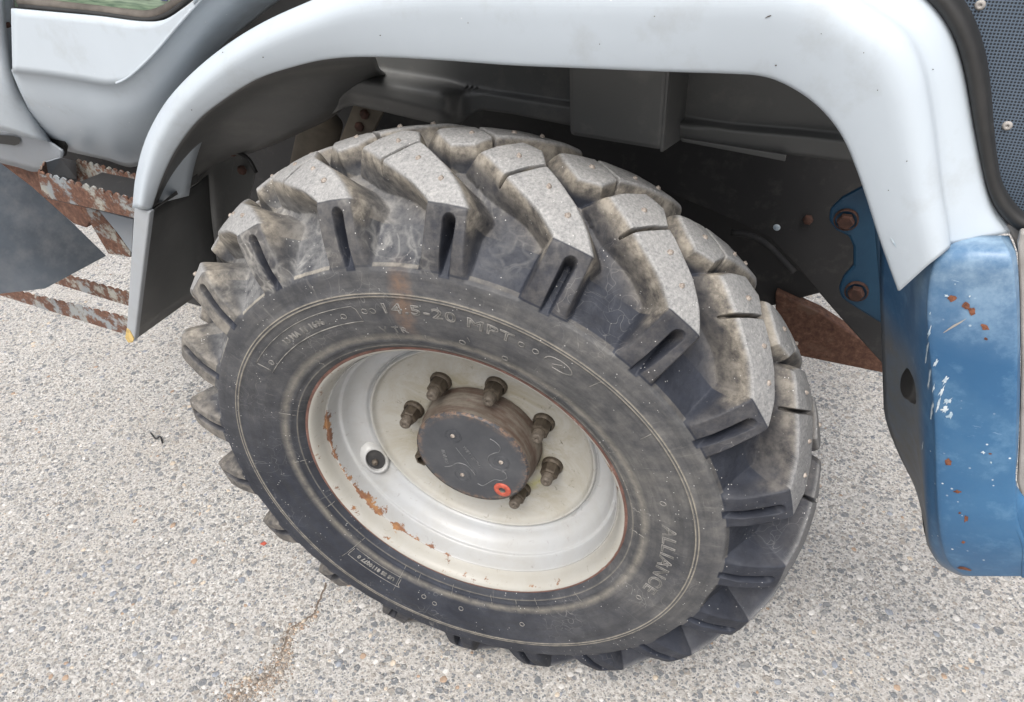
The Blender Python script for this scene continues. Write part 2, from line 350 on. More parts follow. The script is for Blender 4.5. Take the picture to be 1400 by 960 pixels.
ye = m.math('MULTIPLY', ringband(.118, .010), m.ramp(m.math('ABSOLUTE', m.math('SUBTRACT', ang, 1.0)), [(.14, 1), (.2, 0)]))
c = m.mix(m.math('MULTIPLY', ye, m.ramp(n2, [(.4, 0), (.55, 1)])), c, (.62, .55, .05))
ol = m.math('MULTIPLY', ringband(.128, .014), m.ramp(m.math('ABSOLUTE', m.math('SUBTRACT', ang, 2.15)), [(.25, 1), (.5, 0)]))
c = m.mix(m.math('MULTIPLY', ol, m.ramp(n2, [(.4, 0), (.6, .7)])), c, (.33, .31, .08))
rg = m.mix(silver, .65, .48); rg = m.mix(rf, rg, .9)
M_rim = m.fin(c, rg, 0, m.bump(m.math('ADD', m.math('MULTIPLY', n2, .3), m.math('MULTIPLY', rf, .25)), .35, .002), coat=.15)
m = N('rusty_hub_steel'); a = m.noise(16, 7, .7); b = m.noise(80, 5, .7)
st = m.noise(12, 5, .7, co=m.mapn(m.co, (1, 1, 7)))
M_hub = m.fin(m.mix(m.ramp(st, [(.42, 0), (.62, .8)]), m.ramp(a, [(.3, (.085, .07, .055)), (.6, (.16, .14, .115)), (.75, (.12, .06, .04))]), (.065, .035, .024)), .72, .15, m.bump(b, .6, .0015))
m = N('blackened_cap_metal'); a = m.noise(14, 6, .65); b = m.noise(120, 5, .7)
sx = m.n('ShaderNodeSeparateXYZ'); m.l(m.co, sx.inputs[0])
rr = m.math('SQRT', m.math('ADD', m.math('POWER', sx.outputs[0], 2.0), m.math('POWER', sx.outputs[1], 2.0)))
edge = m.math('MULTIPLY', m.ramp(rr, [(.086, 0), (.099, 1)]), m.ramp(b, [(.45, 0), (.6, 1)]))
c = m.mix(m.ramp(a, [(.4, 0), (.75, .6)]), (.045, .048, .055), (.10, .102, .108))
M_cap = m.fin(m.mix(edge, c, (.2, .13, .09)), .5, .1, m.bump(b, .25, .001))
m = N('rubbed_cap_metal'); a = m.noise(90, 5, .7)
M_capline = m.fin(m.ramp(a, [(.4, (.07, .072, .078)), (.65, (.17, .17, .17))]), .45)
m = N('greasy_nut_steel'); a = m.noise(110, 5, .7)
M_nut = m.fin(m.ramp(a, [(.3, (.035, .027, .02)), (.7, (.10, .08, .058))]), .6, .4, m.bump(a, .5, .001))
m = N('dull_stud_steel'); a = m.noise(150, 5, .7)
M_stud = m.fin(m.ramp(a, [(.3, (.055, .045, .035)), (.7, (.15, .125, .10))]), .6, .3, m.bump(a, .4, .001))
m = N('red_plug_paint'); a = m.noise(150, 5, .7)
M_red = m.fin(m.ramp(a, [(.3, (.25, .04, .025)), (.65, (.46, .10, .06))]), .55, 0, m.bump(a, .4, .001))
m = N('stud_stone'); a = m.noise(200, 4, .6)
M_tstud = m.fin(m.ramp(a, [(.35, (.16, .13, .11)), (.6, (.34, .30, .26))]), .7)

# concrete
m = N('weathered_exposed_aggregate_concrete')
co = m.co
dz = m.n('ShaderNodeVectorMath', operation='ADD'); nv = m.n('ShaderNodeTexNoise'); nv.inputs['Scale'].default_value = 60
sc = m.n('ShaderNodeVectorMath', operation='SCALE'); sc.inputs['Scale'].default_value = .008
m.l(co, nv.inputs[0]); m.l(nv.outputs['Color'], sc.inputs[0]); m.l(co, dz.inputs[0]); m.l(sc.outputs[0], dz.inputs[1]); dco = dz.outputs[0]
n1 = m.noise(2.2, 5); n2 = m.noise(120, 6, .75); n3 = m.noise(480, 3, .7); n0 = m.noise(11, 5, .6)
matrix = m.ramp(n2, [(.32, (.17, .15, .13)), (.42, (.40, .375, .345)), (.50, (.66, .635, .60)), (.62, (.88, .86, .83))])
matrix = m.mix(m.ramp(n1, [(.35, 0), (.7, .45)]), matrix, (.45, .405, .355))
matrix = m.mix(m.ramp(n0, [(.45, 0), (.7, .4)]), matrix, (.56, .55, .545))
def stones(scale, thr, cols, prev, seedloc):
    cm = m.mapn(dco, (1, 1, 1), (0, 0, .4), seedloc)
    v = m.n('ShaderNodeTexVoronoi'); m.l(cm, v.inputs['Vector']); v.inputs['Scale'].default_value = scale
    sp = m.n('ShaderNodeSeparateColor'); m.l(v.outputs['Color'], sp.inputs[0])
    f = m.ramp(m.math('SUBTRACT', v.outputs['Distance'], m.math('MULTIPLY', sp.outputs[1], .22)), [(thr, 1), (thr + .05, 0)])
    f = m.math('MULTIPLY', f, m.ramp(sp.outputs[2], [(.38, 0), (.42, 1)]))
    col = m.ramp(sp.outputs[0], cols)
    return m.mix(f, prev, m.mix(.35, col, m.mix(n2, tuple([.1] * 3), tuple([.5] * 3)))), f
cols = [(.0, (.11, .135, .165)), (.25, (.19, .21, .235)), (.4, (.30, .31, .31)), (.6, (.43, .415, .39)), (.8, (.56, .45, .34)), (.95, (.68, .66, .63))]
cols = [(p, tuple(.25 * .42 + .75 * x for x in q)) for p, q in cols]
c, f1 = stones(52, .26, cols, matrix, (0, 0, 0)); c, f2 = stones(88, .25, cols, c, (3, 5, 0)); c, f3 = stones(190, .26, cols, c, (7, 1, 0))
hb = m.math('ADD', m.math('ADD', m.math('MULTIPLY', n2, 1.2), m.math('MULTIPLY', n3, .5)), m.math('ADD', m.math('MULTIPLY', f1, .6), m.math('MULTIPLY', f2, .45)))
hb = m.math('ADD', hb, m.math('MULTIPLY', n0, 1.2))
M_conc = m.fin(c, .9, 0, m.bump(hb, 1.0, .006))
def plain(name, col, var=.3, rough=.85, sc=90):
    m = N(name); a = m.noise(sc, 5, .7)
    return m.fin(m.ramp(a, [(.3, tuple(x * (1 - var) for x in col)), (.7, tuple(min(1, x * (1 + var)) for x in col))]), rough, 0, m.bump(a, .4, .002))
M_peb = [plain('pebble_blue_grey', (.21, .225, .25)), plain('pebble_mid_grey', (.28, .28, .275)), plain('pebble_pale', (.45, .435, .415)),
         plain('pebble_tan', (.42, .36, .29)), plain('pebble_dark', (.14, .15, .165)), plain('pebble_brown', (.30, .22, .16))]
M_sand = plain('brown_sand', (.21, .185, .16), .5, .95, 260)
M_crack = plain('dark_crack_dirt', (.12, .095, .075), .4, .95, 200)

# ------------------------------------------------------------------ ground
ground = mesh_obj('ground', [(-60, -60, 0), (60, -60, 0), (60, 60, 0), (-60, 60, 0)], [(0, 1, 2, 3)], M_conc, None, False)
ground.location.z = GZ
tag(ground, 'pale weathered concrete with exposed blue grey and tan aggregate', None, None, 'structure')

def scatter(name, n, gen, sizes, mats, wts, label, squash=.35):
    V = []; F = []; mi = []
    ring = 7
    for i in range(n):
        x, y = gen(); r = sizes()
        base = len(V); ax = rng.uniform(.6, 1.0); ro = rng.uniform(0, 6.28); k = rng.choice(len(mats), p=wts)
        rad = rng.uniform(.75, 1.1, ring)
        for lev, (s, h) in enumerate(((1, 0.0), (.82, squash * .62), (.42, squash))):
            for q in range(ring):
                t = 2 * math.pi * q / ring
                a, b = math.cos(t) * s * rad[q] * r, math.sin(t) * s * rad[q] * r * ax
                V.append((x + a * math.cos(ro) - b * math.sin(ro), y + a * math.sin(ro) + b * math.cos(ro), h * r * rng.uniform(.85, 1.1) - .0006))
        for lev in range(2):
            for q in range(ring):
                a = base + lev * ring + q; b = base + lev * ring + (q + 1) % ring
                F.append((a, b, b + ring)); F.append((a, b + ring, a + ring)); mi += [k, k]
        for q in range(1, ring - 1): F.append((base + 2 * ring, base + 2 * ring + q, base + 2 * ring + q + 1)); mi.append(k)
    o = mesh_obj(name, V, np.array(F), None, None, True, mats=mats, mi=mi)
    o.location.z = GZ
    return tag(o, label, 'gravel' if 'grit' in name else 'aggregate', None, 'stuff')
def g_area():
    while True:
        x, y = rng.uniform(-2.3, 1.35), rng.uniform(-.8, 1.5)
        if rng.uniform() < 1 / (1 + max(0, (y + .2)) * 1.2): return x, y
scatter('exposed_aggregate', 26000, g_area, lambda: min(.0100, .0014 + rng.exponential(.0017)), M_peb, [.18, .25, .34, .12, .05, .06],
        'small grey, white and tan stones set in the concrete surface', .22)
# crack with sandy grit at the lower left of the wheel
crk = [(446, 797), (436, 822), (430, 838), (412, 852), (396, 862), (388, 885), (380, 905), (365, 925), (340, 940), (318, 962), (295, 1000)]
cp = [P(x, y, Z=GZ) - Vector((0, 0, GZ)) for x, y in crk]
V = []; F = []
cpp = cat(cp, 6)
for i, p in enumerate(cpp):
    d = (cpp[min(i + 1, len(cpp) - 1)] - cpp[max(0, i - 1)]).normalized(); s = Vector((-d.y, d.x, 0))
    wd = .0012 + .0016 * rng.uniform() + .002 * (i / len(cpp)); j = s * rng.uniform(-.0025, .0025)
    V += [p + s * wd + j + Vector((0, 0, .0009)), p - s * wd + j + Vector((0, 0, .0009))]
for i in range(len(cpp) - 1): F.append((2 * i, 2 * i + 1, 2 * i + 3, 2 * i + 2))
tag(mesh_obj('ground_crack', V, F, M_crack, ground, False), None)
def g_crack():
    i = int(min(len(cpp) - 2, rng.beta(3, 1.2) * len(cpp))); p = cpp[i]; f = i / len(cpp)
    wdt = .006 + .035 * f ** 2
    return p.x + rng.normal(0, 1) * wdt * .8 + wdt * .3, p.y + rng.normal(0, 1) * wdt * .45
scatter('crack_grit', 3000, g_crack, lambda: .0009 + rng.exponential(.0009), [M_sand, M_peb[3], M_peb[5], M_peb[2]], [.6, .08, .27, .05],
        'loose brown grit gathered along the crack below the front wheel', .7)
# little debris
tw = [P(206, 592, Z=GZ + .003), P(213, 600, Z=GZ + .006), P(219, 597, Z=GZ + .008), P(222, 606, Z=GZ + .002)]
tag(tube('twig', tw, .0022, M_chassis, None, 6, 4), 'short black bent twig on the concrete left of the tyre', 'twig')
rc = P(360, 743, Z=GZ + .002)
o = poly('plastic_chip', [rc + Vector(v) for v in ((-.007, -.004, 0), (.006, -.005, 0.001), (.008, .003, .0015), (-.002, .006, 0))], M_red, None, .0015, 0)
tag(o, 'tiny red chip lying on the concrete left of the crack', 'chip')

# ------------------------------------------------------------------ the truck
truck = tag(empty('truck'), 'grey off-road truck with chunky front tyre, rusty steps and scratched blue bumper', 'truck')

# ---- front wheel, in its own axes: z outward along the axle, angle measured from rearward towards the ground
WU = Vector((-0.97248333, -0.11990784, -0.19974554)); WV = Vector((0.19824427, 0.02444365, -0.9798478)); WN = Vector((0.12237395, -0.99248406, 0))
wheel = empty('front_wheel', truck)
wm = Matrix((WU, WV, WN)).transposed().to_4x4(); wm.translation = Vector((0.01590861, -0.12902293, 0.512)); wheel.matrix_world = wm
wheel['label'] = 'muddy lugged front wheel with chipped white rim'

# tyre: floor curve and lug-top curve over the same arc coordinate
K = [(.191, .4135, .0315, .4135, .0315), (.187, .4165, .0250, .418, .0308), (.166, .4260, .008, .441, .0280), (.146, .4360, -.009, .463, .0215), (.128, .4450, -.024, .485, .0135),
     (.116, .4510, -.034, .4955, .009), (.1125, .4530, -.037, .4995, .006), (.109, .4550, -.040, .5020, .002), (.09, .4650, -.053, .5135, -.018), (.06, .4800, -.071, .524, -.047),
     (.03, .4910, -.088, .531, -.076), (0, .495, -.105, .533, -.105)]
K = np.array(K); Kf = np.array([(-k[0], k[1], -.21 - k[2], k[3], -.21 - k[4]) for k in K[:-1][::1]])
KK = np.concatenate([Kf, K[::-1]])            # y ascending -.215 .. .215
PER = 136; dth = 18.0 / PER
ys = np.concatenate([np.linspace(.191, -.122, 240), np.linspace(-.125, -.191, 22)])
interp = lambda col: np.interp(ys, KK[:, 0], KK[:, col])
br, bz, tr, tz = interp(1), interp(2), interp(3), interp(4)
ker = np.ones(7) / 7
for a in (br, bz, tr, tz): a[3:-3] = np.convolve(a, ker, 'valid')
AB = [(12.7, .062), (8.2, .089), (4.0, .113), (4.9, .22), (-3.9, .22), (-2.8, .111), (2.4, .062), (8.3, .016), (9.8, -.016), (13.4, -.026), (16.4, .006), (17.7, .027), (13.2, .058)]
D2M = .505 * math.pi / 180
def sdf(poly_, X, Y):
    q = np.array([(a * D2M, b) for a, b in poly_]); d = np.full(X.shape, 1e9); ins = np.zeros(X.shape, bool)
    for i in range(len(q)):
        ax, ay = q[i]; bx, by = q[(i + 1) % len(q)]; ex, ey = bx - ax, by - ay
        t = np.clip(((X - ax) * ex + (Y - ay) * ey) / (ex * ex + ey * ey), 0, 1)
        d = np.minimum(d, np.hypot(X - ax - t * ex, Y - ay - t * ey))
        c = ((ay > Y) != (by > Y)) & (X < (bx - ax) * (Y - ay) / (by - ay + 1e-12) + ax); ins ^= c
    return np.where(ins, d, -d)
def seg(a, b, X, Y):
    ax, ay = a[0] * D2M, a[1]; bx, by = b[0] * D2M, b[1]; ex, ey = bx - ax, by - ay
    t = np.clip(((X - ax) * ex + (Y - ay) * ey) / (ex * ex + ey * ey), 0, 1)
    return np.hypot(X - ax - t * ex, Y - ay - t * ey), t
def sstep(a, b, x): t = np.clip((x - a) / (b - a), 0, 1); return t * t * (3 - 2 * t)
tdeg = np.arange(PER) * dth                    # 0..18
SLOT0 = -70.6 - 180 + 180                      # slot phase of one near lug (degrees)
def lugfield(mir, shift, ysg, grow=0.0):
    global LEFT
    LEFT = np.zeros((PER, len(ys)), bool)
    best = np.full((PER, len(ys)), -1.0); slot = np.full(best.shape, 1.0); gap = np.full(best.shape, 1.0); own = np.zeros(best.shape, int)
    for k in (-1, 0, 1, 2):
        X = (tdeg[:, None] - shift - (k - 1) * 18.0) * D2M + 0 * ys[None, :]; Yv = (ysg * ys)[None, :] + 0 * X
        d = sdf(AB, X, Yv); u = d > best; best = np.where(u, d, best); own = np.where(u, k - 1, own)
        xc = np.interp(Yv, [-.026, .016, .04, .113, .22], [12.6, 12.8, 10.6, .4, 0]) * D2M; lf_ = X > xc; LEFT[:] = np.where(u, lf_, LEFT)
        s, _ = seg((.0, .129), (.2, .22), X, Yv); slot = np.minimum(slot, s)
        g, _ = seg((13.4, .064), (8.0, .013), X, Yv); gap = np.minimum(gap, g)
    cx = np.full(best.shape, 1.0e9)
    return best, slot, gap, own
def hfun(d, slot, gap, left, ysg):
    yy_ = (ysg * ys)[None, :] + 0 * d
    wide = left * (1 - sstep(.062, .098, yy_)) * sstep(-.03, .02, yy_)
    wide = wide + .55 * (1 - left) * sstep(.050, .080, yy_) * (1 - sstep(.105, .135, yy_))
    W = .0072 + .020 * wide
    t = np.clip((d + W) / (W + .0058), 0, 1); h = t ** (1.5 + .2 * wide); h = 1 - (1 - h) ** (2.0 - .4 * wide)
    h += .10 * np.exp(-np.clip(-d, 0, 1) / .012) * (1 - h)
    h = h * (1 - .72 * (1 - sstep(.0042, .0088, slot)))
    h = h * (1 - .42 * (1 - sstep(.0008, .0032, gap)))
    return h
dn, sn, gn, on = lugfield(0, 0, 1); ln_ = LEFT.astype(float); df, sf, gf, of = lugfield(1, -9.3, -1); lf2 = LEFT.astype(float)
for a in (ln_, lf2):
    for _ in range(6): a[1:-1] = (a[:-2] + a[1:-1] + a[2:]) / 3
H1 = np.maximum(hfun(dn, sn, gn, ln_, 1), hfun(df, sf, gf, lf2, -1))
NT = PER * 20; th = np.radians(SLOT0 + np.arange(NT) * dth)
H = np.tile(H1, (20, 1))
def lowfreq(sx, sy, seed):
    r = np.random.default_rng(seed); g = r.normal(size=(sx, sy)); i = np.linspace(0, sx, NT, endpoint=False); j = np.linspace(0, sy - 1.001, len(ys))
    i0 = i.astype(int); j0 = j.astype(int); fi = sstep(0, 1, i - i0)[:, None]; fj = sstep(0, 1, j - j0)[None, :]
    a = g[i0 % sx][:, j0]; b = g[(i0 + 1) % sx][:, j0]; c_ = g[i0 % sx][:, j0 + 1]; d_ = g[(i0 + 1) % sx][:, j0 + 1]
    return (a * (1 - fi) + b * fi) * (1 - fj) + (c_ * (1 - fi) + d_ * fi) * fj
wob = .0004 * lowfreq(120, 14, 1) + .00012 * lowfreq(500, 60, 2)
R = br[None, :] + (tr - br)[None, :] * H + wob; Z = bz[None, :] + (tz - bz)[None, :] * H + wob * .5
# sidewalls
SW = [(.264, -.006), (.2695, -.0005), (.2735, .0055), (.278, .0095), (.2805, .0115), (.2822, .0135), (.2838, .0125), (.289, .0150), (.2908, .0172), (.2925, .0162), (.300, .0190), (.31, .022), (.32, .0250), (.33, .0275),
      (.34, .0293), (.35, .0308), (.36, .0323), (.368, .0332), (.3738, .0337), (.3752, .0355), (.3768, .0345), (.3785, .0342), (.3798, .0358), (.3815, .0338), (.390, .0335), (.397, .0330), (.403, .0328), (.407, .0330), (.4105, .0322), (.412, .0320)]
nS = len(SW)
SWa = np.array(SW); FSa = np.array([(r, -.21 - z) for r, z in SW if True][::-1])
FSa = FSa[::3]
Rall = np.concatenate([np.broadcast_to(SWa[:, 0], (NT, nS)), R, np.broadcast_to(FSa[:, 0], (NT, len(FSa)))], 1)
Zall = np.concatenate([np.broadcast_to(SWa[:, 1], (NT, nS)), Z, np.broadcast_to(FSa[:, 1], (NT, len(FSa)))], 1)
nJ = Rall.shape[1]
def bulge(deg): return np.exp(-(((np.asarray(deg) - 42 + 180) % 360 - 180) / 30.0) ** 2)
BW = lambda r_: np.interp(r_, [.28, .33, .40, .45, .53], [0, 1, .9, .35, .1])
bb = bulge(np.degrees(th))[:, None]
nearside = (np.arange(nJ) < nS + 150)[None, :]
Zall = Zall + .005 * bb * BW(Rall) * nearside * np.clip((Zall + .09) / .1, 0, 1)
V = np.stack([Rall * np.cos(th)[:, None], Rall * np.sin(th)[:, None], Zall], -1)
# vertex normals from finite differences
dT = np.roll(V, -1, 0) - np.roll(V, 1, 0); dJ = np.gradient(V, axis=1)
NR = np.cross(dT, dJ); NR /= np.linalg.norm(NR, axis=-1, keepdims=True) + 1e-12
outw = np.stack([np.cos(th)[:, None] + 0 * Rall, np.sin(th)[:, None] + 0 * Rall, 0 * Rall], -1)
sgn = 1.0 if (NR[:, nS + 100] * outw[:, nS + 100]).sum() > 0 else -1.0
NR *= sgn
# attributes
yy = np.concatenate([np.full(nS, .3), ys, np.full(len(FSa), -.3)])
Hh = np.concatenate([np.zeros((NT, nS)), H, np.zeros((NT, len(FSa)))], 1)
dd = np.tile(np.maximum(dn, df), (20, 1)); dd = np.concatenate([np.full((NT, nS), -1.), dd, np.full((NT, len(FSa)), -1.)], 1)
tdg = np.degrees(th)[:, None] % 360
def angd(a, b): return np.abs((a - b + 180) % 360 - 180)
crown = sstep(.88, .98, Hh) * (np.abs(yy) < .1115)[None, :]
wall = sstep(.30, .80, Hh) * (1 - sstep(.93, .995, Hh)) * (1 - sstep(.122, .150, np.abs(yy)))[None, :]
edgeband = crown * 0 + (np.abs(yy) < .125)[None, :] * (np.abs(yy) > .03)[None, :] * np.exp(-np.clip(-dd, 0, 1) / .012) * (Hh < .9)
wall = np.maximum(wall, .75 * edgeband)
endface = (np.abs(yy) > .113)[None, :] * (np.abs(yy) < .185)[None, :] * sstep(.3, .8, Hh) * (.16 + .55 * (1 - sstep(30, 80, angd(tdg, 0))))
slotm = np.tile(1 - sstep(.0070, .0105, sn), (20, 1)); slotm = np.concatenate([np.zeros((NT, nS)), slotm, np.zeros((NT, len(FSa)))], 1)
wall = np.maximum(wall, endface) * (1 - .85 * slotm)
dust = .10 + .9 * (1 - sstep(45, 100, angd(tdg, 262))) + 0 * Hh
dust = np.maximum(dust, .75 * (1 - sstep(60, 115, angd(tdg, 340))))
fdust = np.clip(1.05 - angd(tdg, 300) / 58, .03, 1) + 0 * Hh
side = (.10 + .62 * np.clip(1 - angd(tdg, 205) / 135, 0, 1)) * (np.abs(yy) > .188)[None, :] * (1 - .85 * np.exp(-(angd(tdg, 45) / 65) ** 2))
line = np.zeros(nJ); line[[19, 22]] = 1.0; line[[5, 10]] = .45
line = line[None, :] + 0 * Hh
line = line + .8 * (np.abs(yy - .185) < .0022)[None, :] * (dd < -.004) * (.25 + .75 * fdust)
web = np.clip(1.2 - angd(tdg, 300) / 62, 0, 1) * (np.concatenate([np.full(nS, .12), np.ones(len(ys)), np.zeros(len(FSa))])[None, :]) * (np.abs(yy) > .03)[None, :]
floor_ = (1 - sstep(.1, .5, Hh)) * (np.abs(yy) < .187)[None, :] * (dd < .001)
# faces
i = np.arange(NT)[:, None]; j = np.arange(nJ - 1)[None, :]
a = i * nJ + j; b = ((i + 1) % NT) * nJ + j
F = np.stack([a, a + 1, b + 1, b], -1) if sgn > 0 else np.stack([a, b, b + 1, a + 1], -1)
# check winding against the normals
v0 = V.reshape(-1, 3); f0 = F[0, nS + 100]; nrm = np.cross(v0[f0[1]] - v0[f0[0]], v0[f0[2]] - v0[f0[0]])
if np.dot(nrm, outw[0, nS + 100]) < 0: F = F[..., ::-1]
# owner of each face: 0 carcass, 1..20 near lug, 21..40 far lug
own = np.zeros((NT, nJ - 1), int)
per = np.arange(NT) // PER
nearm = np.tile(dn > -.006, (20, 1)); farm = np.tile(df > -.006, (20, 1))
nid = (per[:, None] + np.tile(on, (20, 1))) % 20 + 1; fid = (per[:, None] + np.tile(of, (20, 1))) % 20 + 21
sub = np.where(nearm, nid, np.where(farm, fid, 0))
own[:, nS:nS + len(ys) - 1] = sub[:, :-1]
own[:, nS + len(ys) - 1] = 0
Vf = V.reshape(-1, 3); Nf = NR.reshape(-1, 3); Ff = F.reshape(-1, 4); of_ = own.reshape(-1)
AT = {'crown': crown, 'wall': wall, 'dust': dust, 'web': web, 'floor': floor_, 'fdust': fdust, 'side': side, 'line': line, 'slot': slotm}; AT = {k: np.ascontiguousarray(v + 0 * Hh).reshape(-1) for k, v in AT.items()}
for g in range(41):
    ff = Ff[of_ == g]
    if len(ff) == 0: continue
    used, inv = np.unique(ff, return_inverse=True)
    o = mesh_obj('tyre_carcass' if g == 0 else 'tread_lug', Vf[used], inv.reshape(ff.shape), M_rubber, wheel, True, {k: v[used] for k, v in AT.items()}, Nf[used])
del V, NR, F, Ff, Vf, Nf

# small stones and pins caught in the lug faces
def wpt(deg, r, z): a = math.radians(deg); return Vector((r * math.cos(a), r * math.sin(a), z))
stn = None
def topR(y): return float(np.interp(y, KK[:, 0], KK[:, 3])), float(np.interp(y, KK[:, 0], KK[:, 4]))
for k in range(20):
    for side in (0, 1):
        for (a_, y_) in ((3.2, .084), (7.0, .055), (12.2, .018)):
            if side == 0: deg = SLOT0 + 18 * k + a_ + rng.uniform(-.5, .5); y = y_
            else: deg = SLOT0 + 18 * k - 9.3 + a_ + rng.uniform(-.5, .5); y = -y_
            ang_vis = (deg % 360)
            if not (175 < ang_vis < 320): continue
            r, z = topR(y)
            if stn is None:
                pr_ = [(0.0001, .0034), (.0024, .0030), (.0040, .0010), (.0044, -.001)]
                V, F = lathe_np(pr_, 8); V[:, 1] *= .8; V += rng.normal(0, .00025, V.shape)
                stn = mesh_obj('tread_stud', V, F, M_tstud, wheel); o = stn
            else: o = bpy.data.objects.new('tread_stud', stn.data); COL.objects.link(o); o.parent = wheel
            rad = wpt(deg, 1, 0).normalized(); M4 = rad.to_track_quat('Z', 'Y').to_matrix().to_4x4(); M4.translation = wpt(deg, r, z)
            o.matrix_local = M4 @ Matrix.Rotation(rng.uniform(0, 6), 4, 'Z')

# lettering and marks moulded on the sidewall
def swz(r, deg=None): return float(np.interp(r, SWa[:, 0], SWa[:, 1])) + (0 if deg is None else float(.005 * bulge(deg) * BW(r)))
def bend(V, deg0, r0, up=1):
    out = []
    for x, y, z in V:
        r = r0 + y; a = math.radians(deg0) - x / r0
        out.append((r * math.cos(a), r * math.sin(a), swz(min(r, .405), math.degrees(a)) + z))
    return out
def textmesh(body, size, fillout=True, bev=.0006, space=1.0, xs=1.0):
    cu = bpy.data.curves.new('t', 'FONT'); cu.body = body; cu.size = size; cu.align_x = 'CENTER'; cu.space_character = space
    cu.resolution_u = 3
    if fillout: cu.fill_mode = 'NONE'; cu.bevel_depth = bev; cu.bevel_resolution = 1
    else: cu.extrude = bev
    t = bpy.data.objects.new('t', cu); COL.objects.link(t); dg = bpy.context.evaluated_depsgraph_get()
    me = bpy.data.meshes.new_from_object(t.evaluated_get(dg)); V = [(v.co.x * xs, v.co.y, v.co.z) for v in me.vertices]
    F = [list(p.vertices) for p in me.polygons]; bpy.data.objects.remove(t); return V, F
V, F = textmesh('14.5-20 MPT', .0235, True, .0008, 1.15, 1.3); mesh_obj('size_lettering', bend(V, -106.3, .3475), F, M_letter, wheel)
V, F = textmesh('ALLIANCE', .028, True, .0008, 1.08, 1.2); mesh_obj('maker_lettering', bend(V, 161.5, .328), F, M_letter, wheel)
V, F = textmesh('13 MA 11 1696', .0135, True, .0008, 1.1); mesh_obj('code_lettering', bend(V, -67, .343), F, M_letter, wheel)
V, F = textmesh('US SS 8110077 0', .0105, True, .0007, 1.1); mesh_obj('code_lettering', bend(V, 43.5, .3165), F, M_letter, wheel)
V, F = textmesh('V TR', .017, True, .0004, 1.2); mesh_obj('faint_lettering', bend(V, -92, .310), F, M_letter, wheel)
def arcline(d0, d1, r0, r1=None, n=24):
    r1 = r0 if r1 is None else r1; out = []
    for k in range(n + 1):
        t = k / n; r = r0 + (r1 - r0) * t; a = d0 + (d1 - d0) * t; p = wpt(a, r, swz(r, a) + .0002); out.append(p)
    return out
J = ([], [])
def rbox(d0, d1, r0, r1):
    tube('', arcline(d0, d1, r1), .0007, None, None, 5, 1, J); tube('', arcline(d1, d1 - .6, r1, r1 - .004, 4) + arcline(d1 - .8, d1 - .8, r1 - .006, r0 + .003, 4), .0007, None, None, 5, 1, J)
    tube('', arcline(d1 - .8, d0 + .4, r0), .0008, None, None, 5, 1, J); tube('', arcline(d0, d0, r0 + .003, r1 - .002, 4), .0007, None, None, 5, 1, J)
rbox(-47, -84.5, .3345, .3615); rbox(33.5, 53.5, .309, .3305)
STUFF = mesh_obj('label_frame', J[0], J[1], M_line, wheel); STUFF['kind'] = 'stuff'
J = ([], [])
for d_, z_ in ((-89.3, .351), (-87.2, .351), (-123.2, .3535), (-126.4, .354), (-176.4, .335), (143, .334), (-50, .343), (-81, .347), (62, .325), (66, .331), (75, .322), (96, .331), (-110, .312), (-121, .312)):
    p0 = [wpt(d_ + math.degrees(.0042 * math.cos(t) / z_), z_ + .0042 * math.sin(t), 0) for t in np.linspace(0, 6.283, 13)]
    for p in p0: p.z = swz(math.hypot(p.x, p.y), d_) + .0002
    tube('', p0, .0008, None, None, 5, 1, J)
STUFF = mesh_obj('moulded_dot_rings', J[0], J[1], M_letter, wheel); STUFF['kind'] = 'stuff'
J = ([], [])
tri = [(-131, .344), (-133.8, .3455), (-135.2, .353), (-133.6, .361), (-131.2, .3625), (-129.2, .359), (-128.6, .351)]
tube('', [wpt(a_, r_, swz(r_) + .0003) for a_, r_ in tri], .0008, None, None, 5, 3, J)
tube('', [wpt(a_, r_, swz(r_) + .0003) for a_, r_ in ((-130.6, .349), (-132.4, .357), (-133.2, .348))], .0008, None, None, 5, 1, J)
mesh_obj('moulded_emblem', J[0], J[1], M_letter, wheel)
J = ([], [])
for d_, r0, r1 in ((51.8, .283, .345), (33.0, .283, .345), (71, .279, .300), (86, .279, .300), (14, .276, .296), (-137, .279, .30), (-139.5, .352, .376), (-160, .279, .30), (168, .279, .30), (104, .279, .30), (-100, .30, .309), (-112, .318, .326),
                   (-60, .279, .30), (122, .279, .297), (-8, .279, .30), (58, .285, .30), (-30, .285, .31), (-156, .352, .372), (178, .281, .295), (96, .283, .30)):
    tube('', arcline(d_, d_ + rng.uniform(-.8, .8), r0, r1, 6), .0005, None, None, 5, 1, J)
STUFF = mesh_obj('mould_seam_line', J[0], J[1], M_line, wheel); STUFF['kind'] = 'stuff'

# rim and disc
RIM = [(.262, -.020), (.2705, -.012), (.2745, -.006), (.2755, -.001), (.2745, .0025), (.2715, .0040), (.2675, .0035), (.2635, .0010), (.2600, -.004), (.2575, -.011), (.2558, -.018), (.2540, -.0235), (.2528, -.0262), (.2515, -.0262), (.2500, -.0245), (.2488, -.0262), (.2478, -.0315), (.2462, -.042),
       (.2448, -.0500), (.2432, -.0535), (.2405, -.0545), (.2385, -.0560), (.2360, -.0620), (.2325, -.0700), (.2270, -.0770), (.2200, -.0815), (.2130, -.0838), (.2085, -.0862), (.2060, -.0900), (.2040, -.0915), (.2022, -.0880), (.2000, -.0860), (.1975, -.0872), (.1955, -.0920), (.1920, -.0965),
       (.185, -.0995), (.176, -.1020), (.160, -.1050), (.140, -.1075), (.125, -.1080), (.112, -.1080), (.106, -.1100), (.103, -.1150), (.099, -.1300)]
lathe('rim', smoothprof(RIM, 3), M_rim, wheel, 240)
